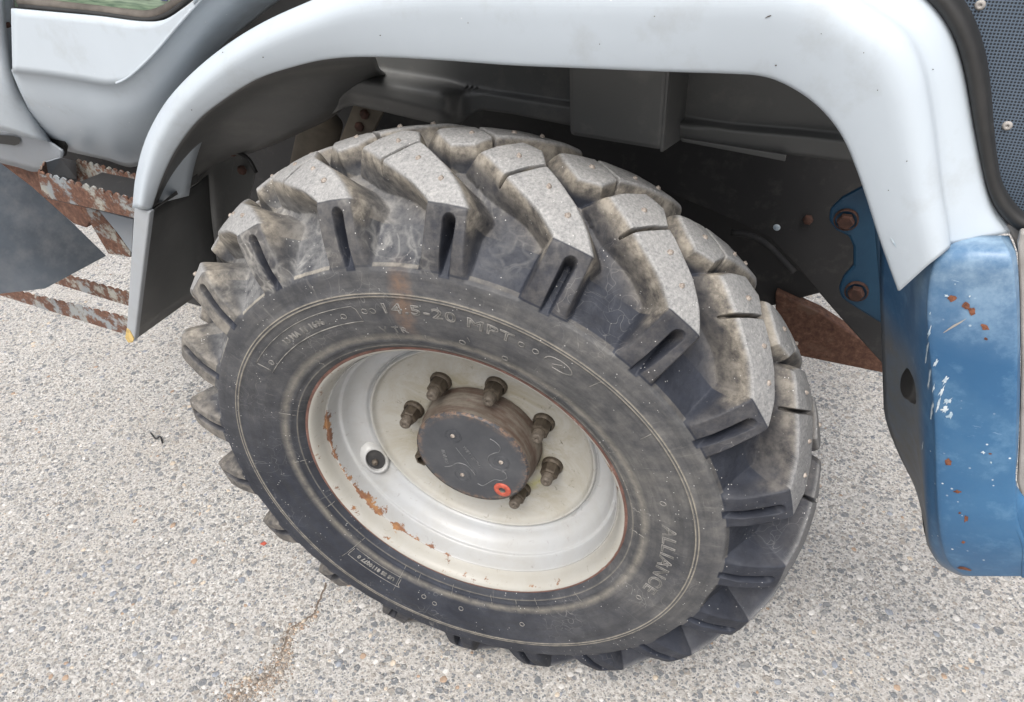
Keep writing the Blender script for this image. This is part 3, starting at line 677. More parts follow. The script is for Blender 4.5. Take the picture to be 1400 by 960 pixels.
lathe('rim_barrel', [(.262, -.020), (.252, -.028), (.246, -.05), (.235, -.10), (.235, -.20), (.262, -.255), (.274, -.262)], M_rim, wheel, 96)
# oval hand-hole pressed in the well of the rim
hc = wpt(10.5, .219, -.0755)
hn = Vector((-.65 * math.cos(math.radians(9.5)), -.65 * math.sin(math.radians(9.5)), .76)).normalized()
tg = Vector((-math.sin(math.radians(9.5)), math.cos(math.radians(9.5)), 0)); tb = hn.cross(tg).normalized()
rows = []
for (s, h) in ((1.45, -.004), (1.22, .0035), (1.05, .0065), (.93, .0055), (.86, .0), (.80, -.010)):
    rows.append([hc + (tg * (.0255 * math.cos(t)) + tb * (.0180 * math.sin(t))) * s + hn * h for t in np.linspace(0, 2 * math.pi, 17)])
hh = grid('hand_hole_lip', rows, M_rim, wheel, 2, 3)
V = [hc + (tg * (.0215 * math.cos(t)) + tb * (.0150 * math.sin(t))) + hn * .0012 for t in np.linspace(0, 2 * math.pi, 24, endpoint=False)]
mesh_obj('hand_hole', V, [list(range(24))], M_chassis, wheel, False)
lathe('brake_drum_edge', [(.001, -.02), (.0052, -.02), (.0055, .004), (.0038, .0065), (.001, .0068)], M_stud, wheel, 14, Matrix.Translation(hc + hn * .002 - tb * .004 + tg * .003) @ hn.to_track_quat('Z', 'Y').to_matrix().to_4x4())
# hub and cap
lathe('hub', [(.1045, -.150), (.1045, -.108), (.1035, -.104), (.1035, -.0845), (.1018, -.0830), (.1018, -.0815), (.1012, -.0800), (.1000, -.0600), (.0990, -.0570)], M_hub, wheel, 128)
lathe('hub_cap', smoothprof([(.0992, -.0585), (.0990, -.0562), (.0975, -.0543), (.094, -.0540), (.05, -.0540), (.0001, -.0540)], 3), M_cap, wheel, 128)
CZ = -.0538
J = ([], [])
def cp_(a, r): return wpt(a, r, CZ)
for (a, r) in ((-68.7, .0529), (175.3, .0525), (53.6, .0502)):
    cc_ = cp_(a, r)
    for q in (.006, .0125, .0150):
        tube('', [cc_ + Vector((q * math.cos(t), q * math.sin(t), 0)) for t in np.linspace(0, 2 * math.pi if q < .014 else 4.4, 25)], .0005, None, None, 5, 1, J)
STUFF = mesh_obj('cap_moulded_rings', J[0], J[1], M_cap, wheel); STUFF['kind'] = 'stuff'
for (a, r) in ((-68.7, .0529), (175.3, .0525), (53.6, .0502)):
    lathe('cap_screw', [(.0001, .0006), (.0014, .0007), (.0032, .0018), (.0038, .0008), (.0038, -.002)], M_tstud, wheel, 16, Matrix.Translation(cp_(a, r)))
J = ([], [])
def capcurve(px, rad=.0008): tube('', [P_w(x, y, CZ) for x, y in px], rad, None, None, 6, 4, J)
winv = wm.inverted()
def P_w(px, py, z):
    d = (winv.to_3x3() @ (RX * ((px - 700) / FPX) + RD * ((py - 480) / FPX) + RF)); o_ = winv @ CAM; t = (z - o_.z) / d.z; return o_ + d * t
capcurve([(608, 638), (617, 637), (626, 633), (637, 636), (645, 643), (650, 650)])
capcurve([(653, 661), (660, 664), (668, 660), (676, 656), (686, 657), (693, 653), (690, 646), (686, 645)])
capcurve([(670, 600), (678, 605), (684, 612), (682, 618), (675, 620), (668, 624), (668, 632), (675, 640), (686, 643), (693, 642)])
capcurve([(623, 612), (636, 628), (650, 646)], .0005)
mesh_obj('cap_oil_groove_rib', J[0], J[1], M_capline, wheel)
V, F = textmesh('WETTEICHT', .0095, False, .0004, 1.0)
dirx = (P_w(655, 645, CZ) - P_w(627, 610, CZ)).normalized(); diry = Vector((0, 0, 1)).cross(dirx); c0 = P_w(644, 626, CZ)
mesh_obj('cap_lettering', [c0 + dirx * x + diry * y + Vector((0, 0, z)) for x, y, z in V], F, M_capline, wheel, False)
V, F = textmesh('IIDRAU', .0095, False, .0004, 1.05)
dirx = (P_w(612, 640, CZ) - P_w(602, 607, CZ)).normalized(); diry = Vector((0, 0, 1)).cross(dirx); c0 = P_w(606, 624, CZ)
mesh_obj('cap_lettering', [c0 + dirx * x + diry * y + Vector((0, 0, z)) for x, y, z in V], F, M_capline, wheel, False)
# red filler plug
pc = P_w(687, 669.5, CZ)
lathe('filler_plug', [(.0152, -.002), (.0152, .0012), (.0142, .0024), (.0070, .0026), (.0058, .0018)], M_red, wheel, 32, Matrix.Translation(pc))
lathe('plug_socket', [(.0060, .0020), (.0054, .0010), (.0048, -.0008), (.0001, -.0010)], M_stud, wheel, 6, Matrix.Translation(pc))
# wheel nuts on their studs
first = None
for k in range(8):
    if k == 6: continue
    a = math.degrees(2.674 - k * math.pi / 4) + 180
    aw = a
    cpos = wpt(aw, .1275, -.1078)
    rot = Matrix.Rotation(math.radians(aw + rng.uniform(-20, 20)), 4, 'Z'); tr_ = Matrix.Translation(cpos) @ rot
    if first is None:
        V, F = lathe_np([(.0185, -.001), (.0185, .0055), (.0170, .0080), (.0158, .0090)], 24)
        V2, F2 = lathe_np([(.0158, .006), (.0150, .025), (.0135, .0275), (.0090, .0280)], 6)
        Vn = np.concatenate([V, V2]); Fn = np.concatenate([F, F2 + len(V)])
        nut = mesh_obj('wheel_nut', Vn, Fn, M_nut, wheel, False); V, F = lathe_np([(.0100, .02), (.0098, .0400), (.0082, .0428), (.0034, .0428), (.0024, .041), (.0001, .0405)], 16)
        stud = mesh_obj('wheel_stud', V, F, M_stud, wheel); first = (nut, stud); pair = first
    else:
        pair = []
        for s_ in (first[:1] if k == 7 else first): c_ = s_.copy(); COL.objects.link(c_); c_.parent = wheel; pair.append(c_)
    for s_ in pair: s_.matrix_local = tr_

# ------------------------------------------------------------------ fender
YL = -.05
st = [((205, 285), (185, 284)), ((218, 245), (190, 240)), ((238, 203), (203, 192)), ((268, 163), (228, 145)), ((305, 133), (263, 105)), ((350, 105), (310, 66)), ((400, 88), (365, 32)), ((450, 77), (430, 3)),
      ((510, 74), (500, -25)), ((600, 78), (605, -42)), ((700, 85), (715, -48)), ((800, 89), (825, -48)), ((900, 93), (940, -48)), ((1000, 96), (1060, -45)), ((1040, 99), (1110, -38)), ((1070, 108), (1150, -20)),
      ((1105, 128), (1205, 14)), ((1135, 155), (1243, 45)), ((1158, 188), (1264, 90)), ((1175, 228), (1276, 150)), ((1190, 272), (1283, 205)), ((1205, 320), (1290, 262)), ((1219, 360), (1297, 300)), ((1232, 396), (1301, 332))]
def lp(a, b, t): return (a[0] + (b[0] - a[0]) * t, a[1] + (b[1] - a[1]) * t)
rows = [[P(*s[0], Y=YL + .012) + Vector((0, 0, .0)) for s in st], [P(*s[0], Y=YL) for s in st], [P(*lp(s[0], s[1], .05), Y=YL - .004) for s in st],
        [P(*lp(s[0], s[1], .33), Y=YL - .012) for s in st], [P(*lp(s[0], s[1], .66), Y=YL - .017) for s in st], [P(*lp(s[0], s[1], .90), Y=YL - .008) for s in st], [P(*s[1], Y=YL + .008) for s in st]]
last = rows[-1]
fl = {13: (1098, -66), 14: (1150, -62), 15: (1195, -45), 16: (1250, -12), 17: (1288, 32), 18: (1308, 85), 19: (1321, 150), 20: (1332, 205), 21: (1344, 255), 22: (1356, 288), 23: (1377, 318)}
rows.append([P(*fl[k], Y=YL + .03) if k in fl else last[k] + Vector((.012 if k < 8 else 0, .03, -.006)) for k in range(len(st))])
rows.append([rows[-1][k] + Vector((.004, .03, -.01)) if k in fl else last[k] + Vector((.03 if k < 8 else 0, .09, -.015 if k < 8 else .0)) for k in range(len(st))])
fender = grid('front_fender', rows, M_paint, truck, 6, 4, .003)
# flange tail between the crease and the black seal, over the bumper
grid('fender_flange', [[P(1290, 255, Y=YL + .012), P(1296, 290, Y=YL + .012), P(1301, 314, Y=YL + .012)], [P(1318, 250, Y=YL + .02), P(1325, 288, Y=YL + .018), P(1332, 315, Y=YL + .018)],
      [P(1343, 246, Y=YL + .03), P(1357, 288, Y=YL + .03), P(1378, 319, Y=YL + .03)]], M_paint, truck, 6, 4, .003)

# ------------------------------------------------------------------ cab side: door skin, rear panel, sill, window
Yd = .0
D = [[(15, 12, 0), (75, 17.5, 0), (135, 23, 0), (190, 30, 0), (222, 28, 0), (250, 12, 0), (272, -6, 0), (300, -40, 0)],
     [(16, 55, 0), (70, 61, 0), (125, 67, 0), (170, 73, 0), (200, 66, 0), (232, 38, 0), (262, 5, 0), (300, -35, 0)],
     [(17, 99, 0), (60, 104, 0), (105, 111, 0), (143, 117, 0), (172, 110, 0), (208, 78, 0), (246, 34, 0), (298, -25, 0)]]
rows = [[P(x, y, Y=Yd + z) for x, y, z in r] for r in D]
door = grid('door_panel', rows, M_paint, truck, 6, 4, .004)
D = [[(17, 99, 0), (60, 104, 0), (105, 111, 0), (143, 117, 0), (172, 110, 0), (208, 78, 0), (246, 34, 0), (298, -25, 0)],
     [(17.5, 101.5, .012), (60, 106.5, .012), (105, 113.5, .012), (143, 119.5, .012), (173, 112, .012), (211, 80, .013), (250, 37, .014), (306, -20, .014)],
     [(32, 135, .030), (72, 142, .030), (115, 150, .030), (155, 156, .030), (195, 143, .032), (238, 96, .034), (282, 42, .036), (340, -15, .040)],
     [(52, 172, .062), (88, 179, .062), (127, 187, .062), (165, 193, .064), (208, 172, .066), (252, 112, .070), (292, 56, .074), (360, -8, .078)],
     [(84, 205, .11), (110, 211, .11), (145, 219, .11), (185, 228, .113), (228, 195, .108), (268, 120, .115), (303, 66, .125), (385, -2, .135)]]
rows = [[P(x, y, Y=Yd + z) for x, y, z in r] for r in D]
grid('lower_door_panel', rows, M_paint, truck, 6, 5, .004)
# seal and added dark sheet painting the gap's shade behind door skin and fender
grid('wheel_arch_seal', [[P(x, y, Y=.26) for x, y in ((160, 235), (235, 180), (290, 105), (330, 45), (400, -20))], [P(x, y, Y=.24) for x, y in ((200, 300), (280, 190), (350, 110), (420, 50), (520, -10))]], M_seal, truck, 4, 3, .006)
poly('gap_shade_sheet', [P(x, y, Y=.21) for x, y in ((185, 250), (235, 150), (300, 60), (380, -40), (560, -60), (560, 30), (430, 60), (340, 112), (260, 200), (215, 290))], M_seal, truck, .004, 0)
# rear cab corner panel left of the door gap
D = [[(-60, -60, .0), (-60, 10, .0), (-60, 60, .0), (-60, 110, .0), (-60, 165, .02)],
     [(-8, -30, .0), (-4, 30, .005), (0, 75, .01), (2, 120, .012), (0, 176, .03)],
     [(2, -20, .02), (6, 40, .03), (12, 88, .03), (26, 138, .03), (42, 187, .045)],
     [(10, -10, .03), (12, 45, .045), (17, 100, .045), (36, 146, .045), (61, 192, .06)],
     [(14, 0, .06), (17, 50, .075), (24, 104, .075), (45, 152, .075), (70, 197, .085)]]
grid('rear_corner_panel', [[P(x, y, Y=z) for x, y, z in r] for r in D], M_paint, truck, 6, 4, .004)
box('door_hinge_pin', tuple(P(8, 34, Y=.03) - Vector((.006, .004, .004))), tuple(P(8, 34, Y=.03) + Vector((.008, .004, .004))), M_bolt, truck, .001)
poly('door_jamb', [P(x, y, Y=.085) for x, y in ((-6, -15), (40, -15), (60, 100), (90, 190), (85, 215), (60, 205), (20, 120))], M_seal, truck, .01, 0)
# sill with an oblong slot, its shade painted as a black patch
grid('sill_panel', [[P(x, y, Y=.065) for x, y in ((-60, 165), (0, 179), (30, 185), (62, 193), (84, 206))], [P(x, y, Y=.066) for x, y in ((-60, 168), (0, 183), (20, 184.5), (64, 196), (86, 210))],
      [P(x, y, Y=.07) for x, y in ((-60, 184), (0, 198), (20, 199), (66, 213), (84, 217))], [P(x, y, Y=.085) for x, y in ((-60, 210), (0, 223), (25, 229), (50, 235), (84, 222))]], M_step, truck, 4, 3, .004)
sl_ = [(-60, 170), (0, 184.5), (18, 186), (26, 188.5), (28, 192), (26, 197), (20, 199), (0, 196.5), (-60, 182)]
mesh_obj('sill_slot_shade', [P(x, y, Y=.0635) for x, y in sl_], [list(range(len(sl_)))], M_seal, truck, False)

# window: glass with a green reflection painted in, behind a dark weathered seal
m = N('glass_painted_reflection'); a = m.noise(5, 4, .5, co=m.mapn(m.co, (6, 1, 60)))
M_glass = m.fin(m.ramp(a, [(.3, (.10, .15, .11)), (.55, (.20, .27, .19)), (.75, (.28, .36, .25))]), .12, 0, coat=.5)
wr = [(20, -40), (20, 9), (75, 14), (135, 20), (192, 26), (212, 26), (232, 17), (262, -4), (290, -40)]
mesh_obj('side_window', [P(x, y, Y=.035) for x, y in wr], [list(range(len(wr)))], M_glass, truck, False)
m = N('weathered_brown_seal'); a = m.noise(30, 5)
M_seal2 = m.fin(m.ramp(a, [(.3, (.045, .038, .032)), (.7, (.12, .105, .09))]), .7, 0, m.bump(a, .2, .002))
tube('window_seal', [P(x, y, Y=.022) for x, y in ((28, 2), (75, 8), (135, 15), (185, 21), (205, 22), (225, 16), (250, 0), (285, -30))], .0085, M_seal2, truck, 8, 4)
tube('window_seal', [P(x, y, Y=.012) for x, y in ((28, 9), (75, 13.5), (135, 19.5), (188, 27), (208, 27), (230, 20), (258, -1), (290, -30))], .004, M_seal, truck, 8, 4)
m = N('navy_decal'); M_decal = m.fin((.03, .04, .12), .4)
V, F = textmesh('30 EF', .034, False, .0004, 1.2)
ex = (P(240, 4, Y=.033) - P(190, -2, Y=.033)).normalized(); ez = Vector((0, 0, 1)); c0 = P(212, -0.5, Y=.033)
mesh_obj('window_lettering', [c0 + ex * x + (ez - ex * ex.z) * y + Vector((0, -z, 0)) for x, y, z in V], F, M_decal, truck, False)

# cab shell and underside that keep the wheel arch dark
box('cab_shell', (-1.7, .20, 1.27), (.45, 1.95, 1.95), M_paint, truck, .03)
box('cab_floor', (-1.55, .24, 1.17), (.44, 1.95, 1.265), M_chassis, truck, .01)

# ------------------------------------------------------------------ grille sheet and its black rubber seal
sealc = [(1180, -60), (1232, -28), (1275, 5), (1305, 48), (1322, 100), (1333, 160), (1343, 210), (1352, 252), (1364, 284), (1392, 312), (1440, 335)]
outc = [(1250, -60), (1290, -25), (1322, 20), (1340, 70), (1348, 120), (1352, 170), (1357, 215), (1364, 250), (1380, 278), (1402, 298), (1450, 318)]
rows = [[P(*s, Y=.005) for s in sealc], [P(*lp(a, b, .25), Y=-.022) for a, b in zip(sealc, outc)], [P(*lp(a, b, .6), Y=-.026) for a, b in zip(sealc, outc)], [P(*lp(a, b, .93), Y=-.012) for a, b in zip(sealc, outc)], [P(*b, Y=.01) for b in outc]]
grid('grille_seal', rows, M_seal, truck, 5, 4, .004)
gp = [(1240, -80), (1270, -50), (1310, 0), (1334, 50), (1345, 120), (1350, 200), (1362, 255), (1385, 288), (1420, 310), (1500, 320), (1500, -80)]
poly('perforated_grille', [P(x, y, Y=.004) for x, y in gp], M_mesh, truck, .003, 0)
for (x, y) in ((1340, 7), (1377, 172)):
    c0 = P(x, y, Y=.004)
    lathe('grille_rivet', [(.0001, .0012), (.0012, .0013), (.0013, .0022), (.0032, .0020), (.0044, .0006), (.0045, -.001)], M_beige, truck, 16, Matrix.Translation(c0) @ Matrix.Rotation(math.radians(90), 4, 'X'))

# ------------------------------------------------------------------ blue bumper end
B_ = []
rowsy = [(322, 1203, 1290, 1312, 1365, 1380), (350, 1203, 1262, 1290, 1378, 1390), (400, 1203, 1256, 1276, 1384, 1394), (460, 1205, 1256, 1276, 1386, 1395), (520, 1207, 1262, 1281, 1386, 1395), (570, 1210, 1264, 1284, 1385, 1394), (620, 1228, 1266, 1286, 1384, 1392),
         (665, 1250, 1267, 1287, 1384, 1391), (710, 1262, 1270, 1290, 1388, 1430), (745, 1268, 1274, 1296, 1400, 1460), (770, 1284, 1286, 1304, 1400, 1460), (784, 1306, 1308, 1318, 1400, 1460), (788, 1318, 1320, 1330, 1400, 1460)]
cols = []
for k, (y, a, b, c_, d_, e_) in enumerate(rowsy):
    bot = max(0, (y - 700) / 88.0); top = max(0, (350 - y) / 28.0); ins = .03 * bot ** 2.5 + .03 * top
    cols.append([P(a, y, Y=.10 + ins), P(a + (b - a) * .6, y, Y=.035 + ins), P(b - 3, y, Y=-.028 + ins), P((b + c_) / 2, y, Y=-.052 + ins), P(c_, y, Y=-.06 + ins), P((c_ + d_) / 2, y, Y=-.064 + ins), P(d_, y, Y=-.062 + ins), P(d_ + 4, y, Y=-.058 + ins), P(e_, y, Y=-.048 + ins if y < 700 else -.06 + ins)])
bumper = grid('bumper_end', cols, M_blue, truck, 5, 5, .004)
poly('bumper_inner_plate', [P(x, y, Y=.13) for x, y in ((1190, 250), (1262, 250), (1262, 640), (1215, 580), (1207, 540), (1203, 400))], M_bluebr, truck, .01, .002)
# underside return of the bumper
grid('bumper_underside', [[P(a, y, Y=.10) for a, y in ((1212, 575), (1235, 634), (1256, 678), (1268, 742), (1306, 783), (1360, 787), (1460, 789))], [P(a, y, Y=.10) + Vector((.05, .12, .03)) for a, y in ((1212, 575), (1235, 634), (1256, 678), (1268, 742), (1306, 783), (1360, 787), (1460, 789))]], M_chassis, truck, 4, 3, .004)
# recessed beige panel and its edge
poly('bumper_insert', [P(x, y, Y=-.045) for x, y in ((1391, 335), (1394, 400), (1396, 500), (1394, 600), (1391, 660), (1396, 680), (1412, 696), (1500, 700), (1500, 318), (1395, 318))], M_beige, truck, .01, .002)
poly('upper_beige_panel', [P(x, y, Y=-.02) for x, y in ((1374, 308), (1500, 300), (1500, 420), (1402, 420), (1396, 360), (1386, 330))], M_beige, truck, .006, .002)
lathe('bumper_plug', [(.0001, .004), (.017, .004), (.020, .002), (.021, -.004), (.024, -.005), (.025, -.008)], M_seal, truck, 28,
      Matrix.Translation(P(1244, 524, Y=.018)) @ Vector((-.93, -.32, .08)).to_track_quat('Z', 'Y').to_matrix().to_4x4())
# rust chips and scrapes: raised flakes a fraction of a millimetre proud of the paint
dg = bpy.context.evaluated_depsgraph_get(); dg.update()
from mathutils.bvhtree import BVHTree
def bvh(o): e = o.evaluated_get(dg); me = e.to_mesh(); t = BVHTree.FromPolygons([v.co.copy() for v in me.vertices], [tuple(p.vertices) for p in me.polygons]); e.to_mesh_clear(); return t
def surf(t, px, py):
    d = (RX * ((px - 700) / FPX) + RD * ((py - 480) / FPX) + RF).normalized(); h = t.ray_cast(CAM, d)
    return (h[0], h[1] if h[1].dot(d) < 0 else -h[1]) if h[0] else (None, None)
tb_ = bvh(bumper)
def flake(name, cx, cy, rx, ry, rot, mat, n=11, jag=.35, T=None):
    T = T or tb_
    V = []; J0 = []
    for q in range(n):
        t = 2 * math.pi * q / n; k = 1 + rng.uniform(-jag, jag); x = rx * k * math.cos(t); y = ry * k * math.sin(t)
        h, nn = surf(T, cx + x * math.cos(rot) - y * math.sin(rot), cy + x * math.sin(rot) + y * math.cos(rot))
        if h is None: return
        V.append(h + nn * .0006)
    h, nn = surf(T, cx, cy)
    if h is None: return
    V.append(h + nn * .0009); F = [(q, (q + 1) % n, n) for q in range(n)]
    return mesh_obj(name, V, F, mat, truck)
for a in ((1301, 407, 6, 4.5, 0), (1321, 418, 6, 5, .7), (1329, 425, 6, 5, .7), (1347, 447, 6, 4, .6), (1348, 463, 3, 1.8, 0), (1297, 632, 4, 5, -.4), (1309, 672, 5, 2.2, .1), (1321, 709, 3, 4.5, .3), (1312, 701, 2, 1.5, 0), (1317, 741, 2.5, 2, 0), (1318, 777, 9, 2.2, .2), (1354, 620, 2.5, 1, 0)):
    flake('rust_chip', *a, M_rspot)
for a in ((1271, 455, 1.6, 8, .1), (1268, 480, 1.2, 12, 0), (1271, 520, 1.6, 14, 0), (1275, 560, 1.5, 10, 0), (1280, 495, 2, 6, .3), (1293, 519, 3, 6, .5), (1288, 534, 2.5, 7, .4), (1296, 548, 7, 3, -.5), (1292, 560, 7, 4, -.4), (1283, 552, 2, 9, .1), (1277, 530, 1.5, 6, 0), (1299, 568, 5, 4, -.4),
          (1344, 618, 3, 1.6, .4), (1355, 632, 1.5, 1.2, 0), (1294, 404, 3, 1.4, 0), (1272, 428, 1, 1.5, 0), (1326, 405, 1.2, 1, 0), (1306, 388, 1, .8, 0), (1262, 610, .8, 6, 0)):
    flake('paint_scrape', a[0], a[1], a[2] * .8, a[3], a[4] + .12, M_scrape, 15, .6)
flake('paint_scrape', 1305, 445, 17, 1.3, -.55, M_beige, 12, .3)

tf_ = bvh(fender)
M_smear = plain('dull_grey_scuff', (.34, .355, .36), .12, .8, 60); M_spot = plain('dark_speck', (.09, .08, .07), .3, .8)
for a in ((1037, 340, 1.2, 7, -.5), (1045, 352, .9, 9, -.45), (1222, 331, 1.3, 8, -.45), (1216, 352, .8, 5, -.5)): flake('paint_scuff', *a, M_scrape, 12, .5, tf_)
for a in ((1061, 89, 1.3, 1), (1181, 72, .9, .8), (1275, 95, 1, .8), (1123, 46, .8, .8), (895, 22, 1, .7), (640, 31, .8, .7), (520, 48, 1, .8), (360, 78, 1, .8), (262, 150, .9, .8), (1240, 220, .9, .8), (1200, 123, .8, .7), (820, 60, .7, .7), (305, 72, .9, .7), (1215, 260, .7, .7)):
    flake('paint_chip', *a, 0, M_spot, 7, .3, tf_)
flake('dull_scuff_patch', 1052, 22, 5, 1.0, -.35, M_spot, 12, .6, tf_)
# ------------------------------------------------------------------ wheel arch liner
lipx = [s[0] for s in st]
# rear part of the arch (towards the steps)
lo_ = [(205, 289), (228, 275), (252, 262), (272, 246)]
rows = [[P(x, y, Y=YL + .008) for x, y in ((205, 285), (218, 245), (238, 203), (268, 163), (305, 133), (350, 105), (400, 88), (450, 77), (510, 74))],
        [P(x, y, Y=.06) for x, y in ((232, 272), (248, 240), (272, 205), (303, 170), (338, 145), (378, 122), (420, 105), (462, 95), (515, 84))],
        [P(x, y, Y=.14) for x, y in ((258, 257), (280, 232), (305, 216), (334, 205), (365, 192), (400, 175), (440, 150), (480, 118), (520, 96))],
        [P(x, y, Y=.20) for x, y in ((268, 246), (290, 230), (318, 219), (348, 208), (380, 196), (415, 180), (455, 160), (492, 128), (528, 102))]]
grid('arch_liner_rear', rows, M_liner, truck, 5, 4, .003)
# long inner wall of the arch with its pressed bulge and ledge
def edge_interp(pts, x): return float(np.interp(x, [p[0] for p in pts], [p[1] for p in pts]))
low = [(430, 168), (470, 148), (482, 144), (520, 152), (600, 171), (618, 173), (630, 170), (642, 158), (656, 150), (700, 156), (775, 171), (920, 196), (932, 191), (1000, 204), (1100, 214), (1160, 222), (1240, 235)]
fold = [(430, 96), (500, 100), (600, 116), (700, 130), (775, 142), (920, 164), (1000, 173), (1100, 182), (1240, 196)]
V = []; nx = 120; ny = 34
def ss(a, b, x): t = min(1, max(0, (x - a) / (b - a))); return t * t * (3 - 2 * t)
for i_ in range(nx + 1):
    x = 430 + (1240 - 430) * i_ / nx; yl = edge_interp(low, x); yf = edge_interp(fold, x)
    for j_ in range(ny + 1):
        t = j_ / ny; y = 20 + (yl - 20) * t
        bl = ss(440, 462, x) * (1 - ss(600, 640, x)) * ss(yf - 10, yf + 14, y) * (1 - .55 * ss(yl - 20, yl, y))
        V.append(P(x, y, Y=.22 - .022 * ss(yf - 2, yf + 3, y) - .05 * bl))
F = [(i_ * (ny + 1) + j_, i_ * (ny + 1) + j_ + 1, (i_ + 1) * (ny + 1) + j_ + 1, (i_ + 1) * (ny + 1) + j_) for i_ in range(nx) for j_ in range(ny)]
lw = mesh_obj('arch_liner_wall', V, F, M_liner, truck); mm = lw.modifiers.new('thickness', 'SOLIDIFY'); mm.thickness = .004
# top of the arch between lip and wall
grid('arch_liner_top', [[P(x, y, Y=YL + .008) + Vector((0, 0, .004)) for x, y in lipx[7:21]], [P(x, y, Y=YL + .008) + Vector((0, .06, .045)) for x, y in lipx[7:21]], [P(x, y, Y=YL + .008) + Vector((0, .30, .055)) for x, y in lipx[7:21]]], M_liner, truck, 4, 4, .003)
# boxed pocket
bx = [P(775, 60, Y=.13), P(918, 60, Y=.13), P(906, 208, Y=.13), P(777, 187, Y=.13)]
poly('arch_liner_pocket', bx, M_liner, truck, .1, .008, (0.004, .12, .0))
poly('pocket_side', [P(906, 208, Y=.13), P(918, 60, Y=.13), P(933, 60, Y=.20), P(930, 192, Y=.20)], M_liner, truck, .004, .001)
poly('liner_strip', [P(930, 189, Y=.185), P(1075, 212, Y=.185), P(1073, 221, Y=.185), P(932, 194, Y=.185)], M_liner, truck, .004, .001)
# chassis beyond
poly('chassis_plate', [P(x, y, Y=.42) for x, y in ((500, 60), (1270, 60), (1270, 560), (1208, 500), (1140, 425), (1085, 360), (1050, 325), (1000, 300), (880, 250), (640, 250), (500, 230))], M_chassis, truck, .02, .003)
poly('tank_side', [P(x, y, Y=.62) for x, y in ((230, 60), (900, 60), (1150, 300), (1125, 400), (1050, 420), (700, 420), (230, 420))], M_chassis, truck, .02, .003)
poly('rusty_crossmember', [P(x, y, Y=.60) for x, y in ((1060, 400), (1120, 428), (1230, 500), (1230, 515), (1108, 490), (1060, 480))], M_orange, truck, .03, .003)
box('chassis_rail', (-3.2, .66, .66), (.62, .74, .86), M_chassis, truck, .006)
box('front_axle', (-.07, .12, .42), (.09, 1.6, .58), M_chassis, truck, .03)
lathe('bright_hole_disc', [(.0001, .001), (.0052, .001), (.0062, .0004)], M_scrape, truck, 14, Matrix.Translation(P(1062, 311, Y=.418)) @ Matrix.Rotation(math.radians(90), 4, 'X'))  # pale disc paints the brightness seen through a chassis hole
# frame hose end and bits seen above the tyre at the right
tube('suspension_arm', [P(x, y, Y=.38) for x, y in ((1000, 318), (1025, 322), (1050, 336), (1085, 372))], .006, M_chassis, truck, 10, 4)
J = ([], [])
cs = P(610, 150, Y=.50)
tube('coil_spring', [cs + Vector((.055 * math.cos(t), .055 * math.sin(t), .10 - .017 * t)) for t in np.linspace(0, 6.283 * 4, 97)], .008, M_duststeel, truck, 8)
for (x, y) in ((1105, 300),):
    lathe('chassis_bolt', [(.0085, -.001), (.0085, .005), (.0065, .007), (.0001, .007)], M_bolt, truck, 6, Matrix.Translation(P(x, y, Y=.418)) @ Matrix.Rotation(math.radians(90), 4, 'X'))
# blue bracket with two rusty bolts
br_ = [(1205, 240), (1178, 257), (1150, 272), (1134, 288), (1133, 303), (1143, 316), (1160, 324), (1166, 338), (1166, 364), (1152, 380), (1146, 395), (1150, 408), (1164, 418), (1205, 444), (1225, 440), (1225, 240)]
bracket = poly('blue_bracket', [P(x, y, Y=.24) for x, y in br_], M_bluebr, truck, .012, .004)
for (x, y) in ((1157, 300), (1171, 398)):
    Mt = Matrix.Translation(P(x, y, Y=.238)) @ Matrix.Rotation(math.radians(90), 4, 'X')
    V, F = lathe_np([(.0165, -.001), (.0165, .003), (.0145, .004)], 20); V2, F2 = lathe_np([(.0115, .003), (.0115, .011), (.0095, .0125), (.0001, .0125)], 6)
    V = np.concatenate([V, V2]); F = np.concatenate([F, F2 + len(V) - len(V2)])
    mesh_obj('bracket_bolt', [tuple(Mt @ Vector(v)) for v in V], F, M_bolt, truck, False)
# dusty mounting plate, damper and bolts behind the tyre at the left
poly('mounting_plate', [P(x, y, Y=.30) for x, y in ((484, 140), (524, 152), (505, 190), (462, 290), (420, 290), (455, 215))], M_duststeel, truck, .01, .002)
for (x, y) in ((499, 156), (492, 173)):
    lathe('plate_bolt', [(.0095, -.001), (.0095, .005), (.0075, .007), (.0001, .007)], M_bolt, truck, 6, Matrix.Translation(P(x, y, Y=.298)) @ Matrix.Rotation(math.radians(90), 4, 'X'))
tube('spring_damper', [P(440, 165, Y=.40), P(400, 330, Y=.40)], .045, M_duststeel, truck, 20, 1)
poly('dusty_gusset', [P(x, y, Y=.34) for x, y in ((372, 245), (395, 235), (410, 250), (380, 285), (350, 275))], M_duststeel, truck, .01, .002)

# ------------------------------------------------------------------ mudflap below the fender
strip = [P(x, y, Y=YL - .012) for x, y in ((183, 283), (205, 290), (194, 380), (184, 466), (176, 468), (172, 460), (177, 380))]
flap = poly('mudflap_edge', strip, M_flap, truck, .012, .003)
poly('mudflap_rust_tip', [P(x, y, Y=YL - .0135) for x, y in ((173, 449), (177, 452), (183, 463), (181, 468.5), (175, 468.5), (171, 462))], plain('ochre_flap_tip', (.45, .32, .12)), truck, .002, .0005)
grid('mudflap_panel', [[P(x, y, Y=z) for x, y, z in ((205, 288, YL), (232, 273, .02), (265, 256, .10), (285, 240, .16))], [P(x, y, Y=z) for x, y, z in ((195, 375, YL), (228, 352, .03), (268, 322, .10), (290, 305, .16))],
      [P(x, y, Y=z) for x, y, z in ((184, 465, YL), (230, 432, .03), (275, 400, .10), (300, 382, .16))]], M_liner, truck, 6, 6, .003)  # same grey paint as the edge; the darker colour paints in its shade
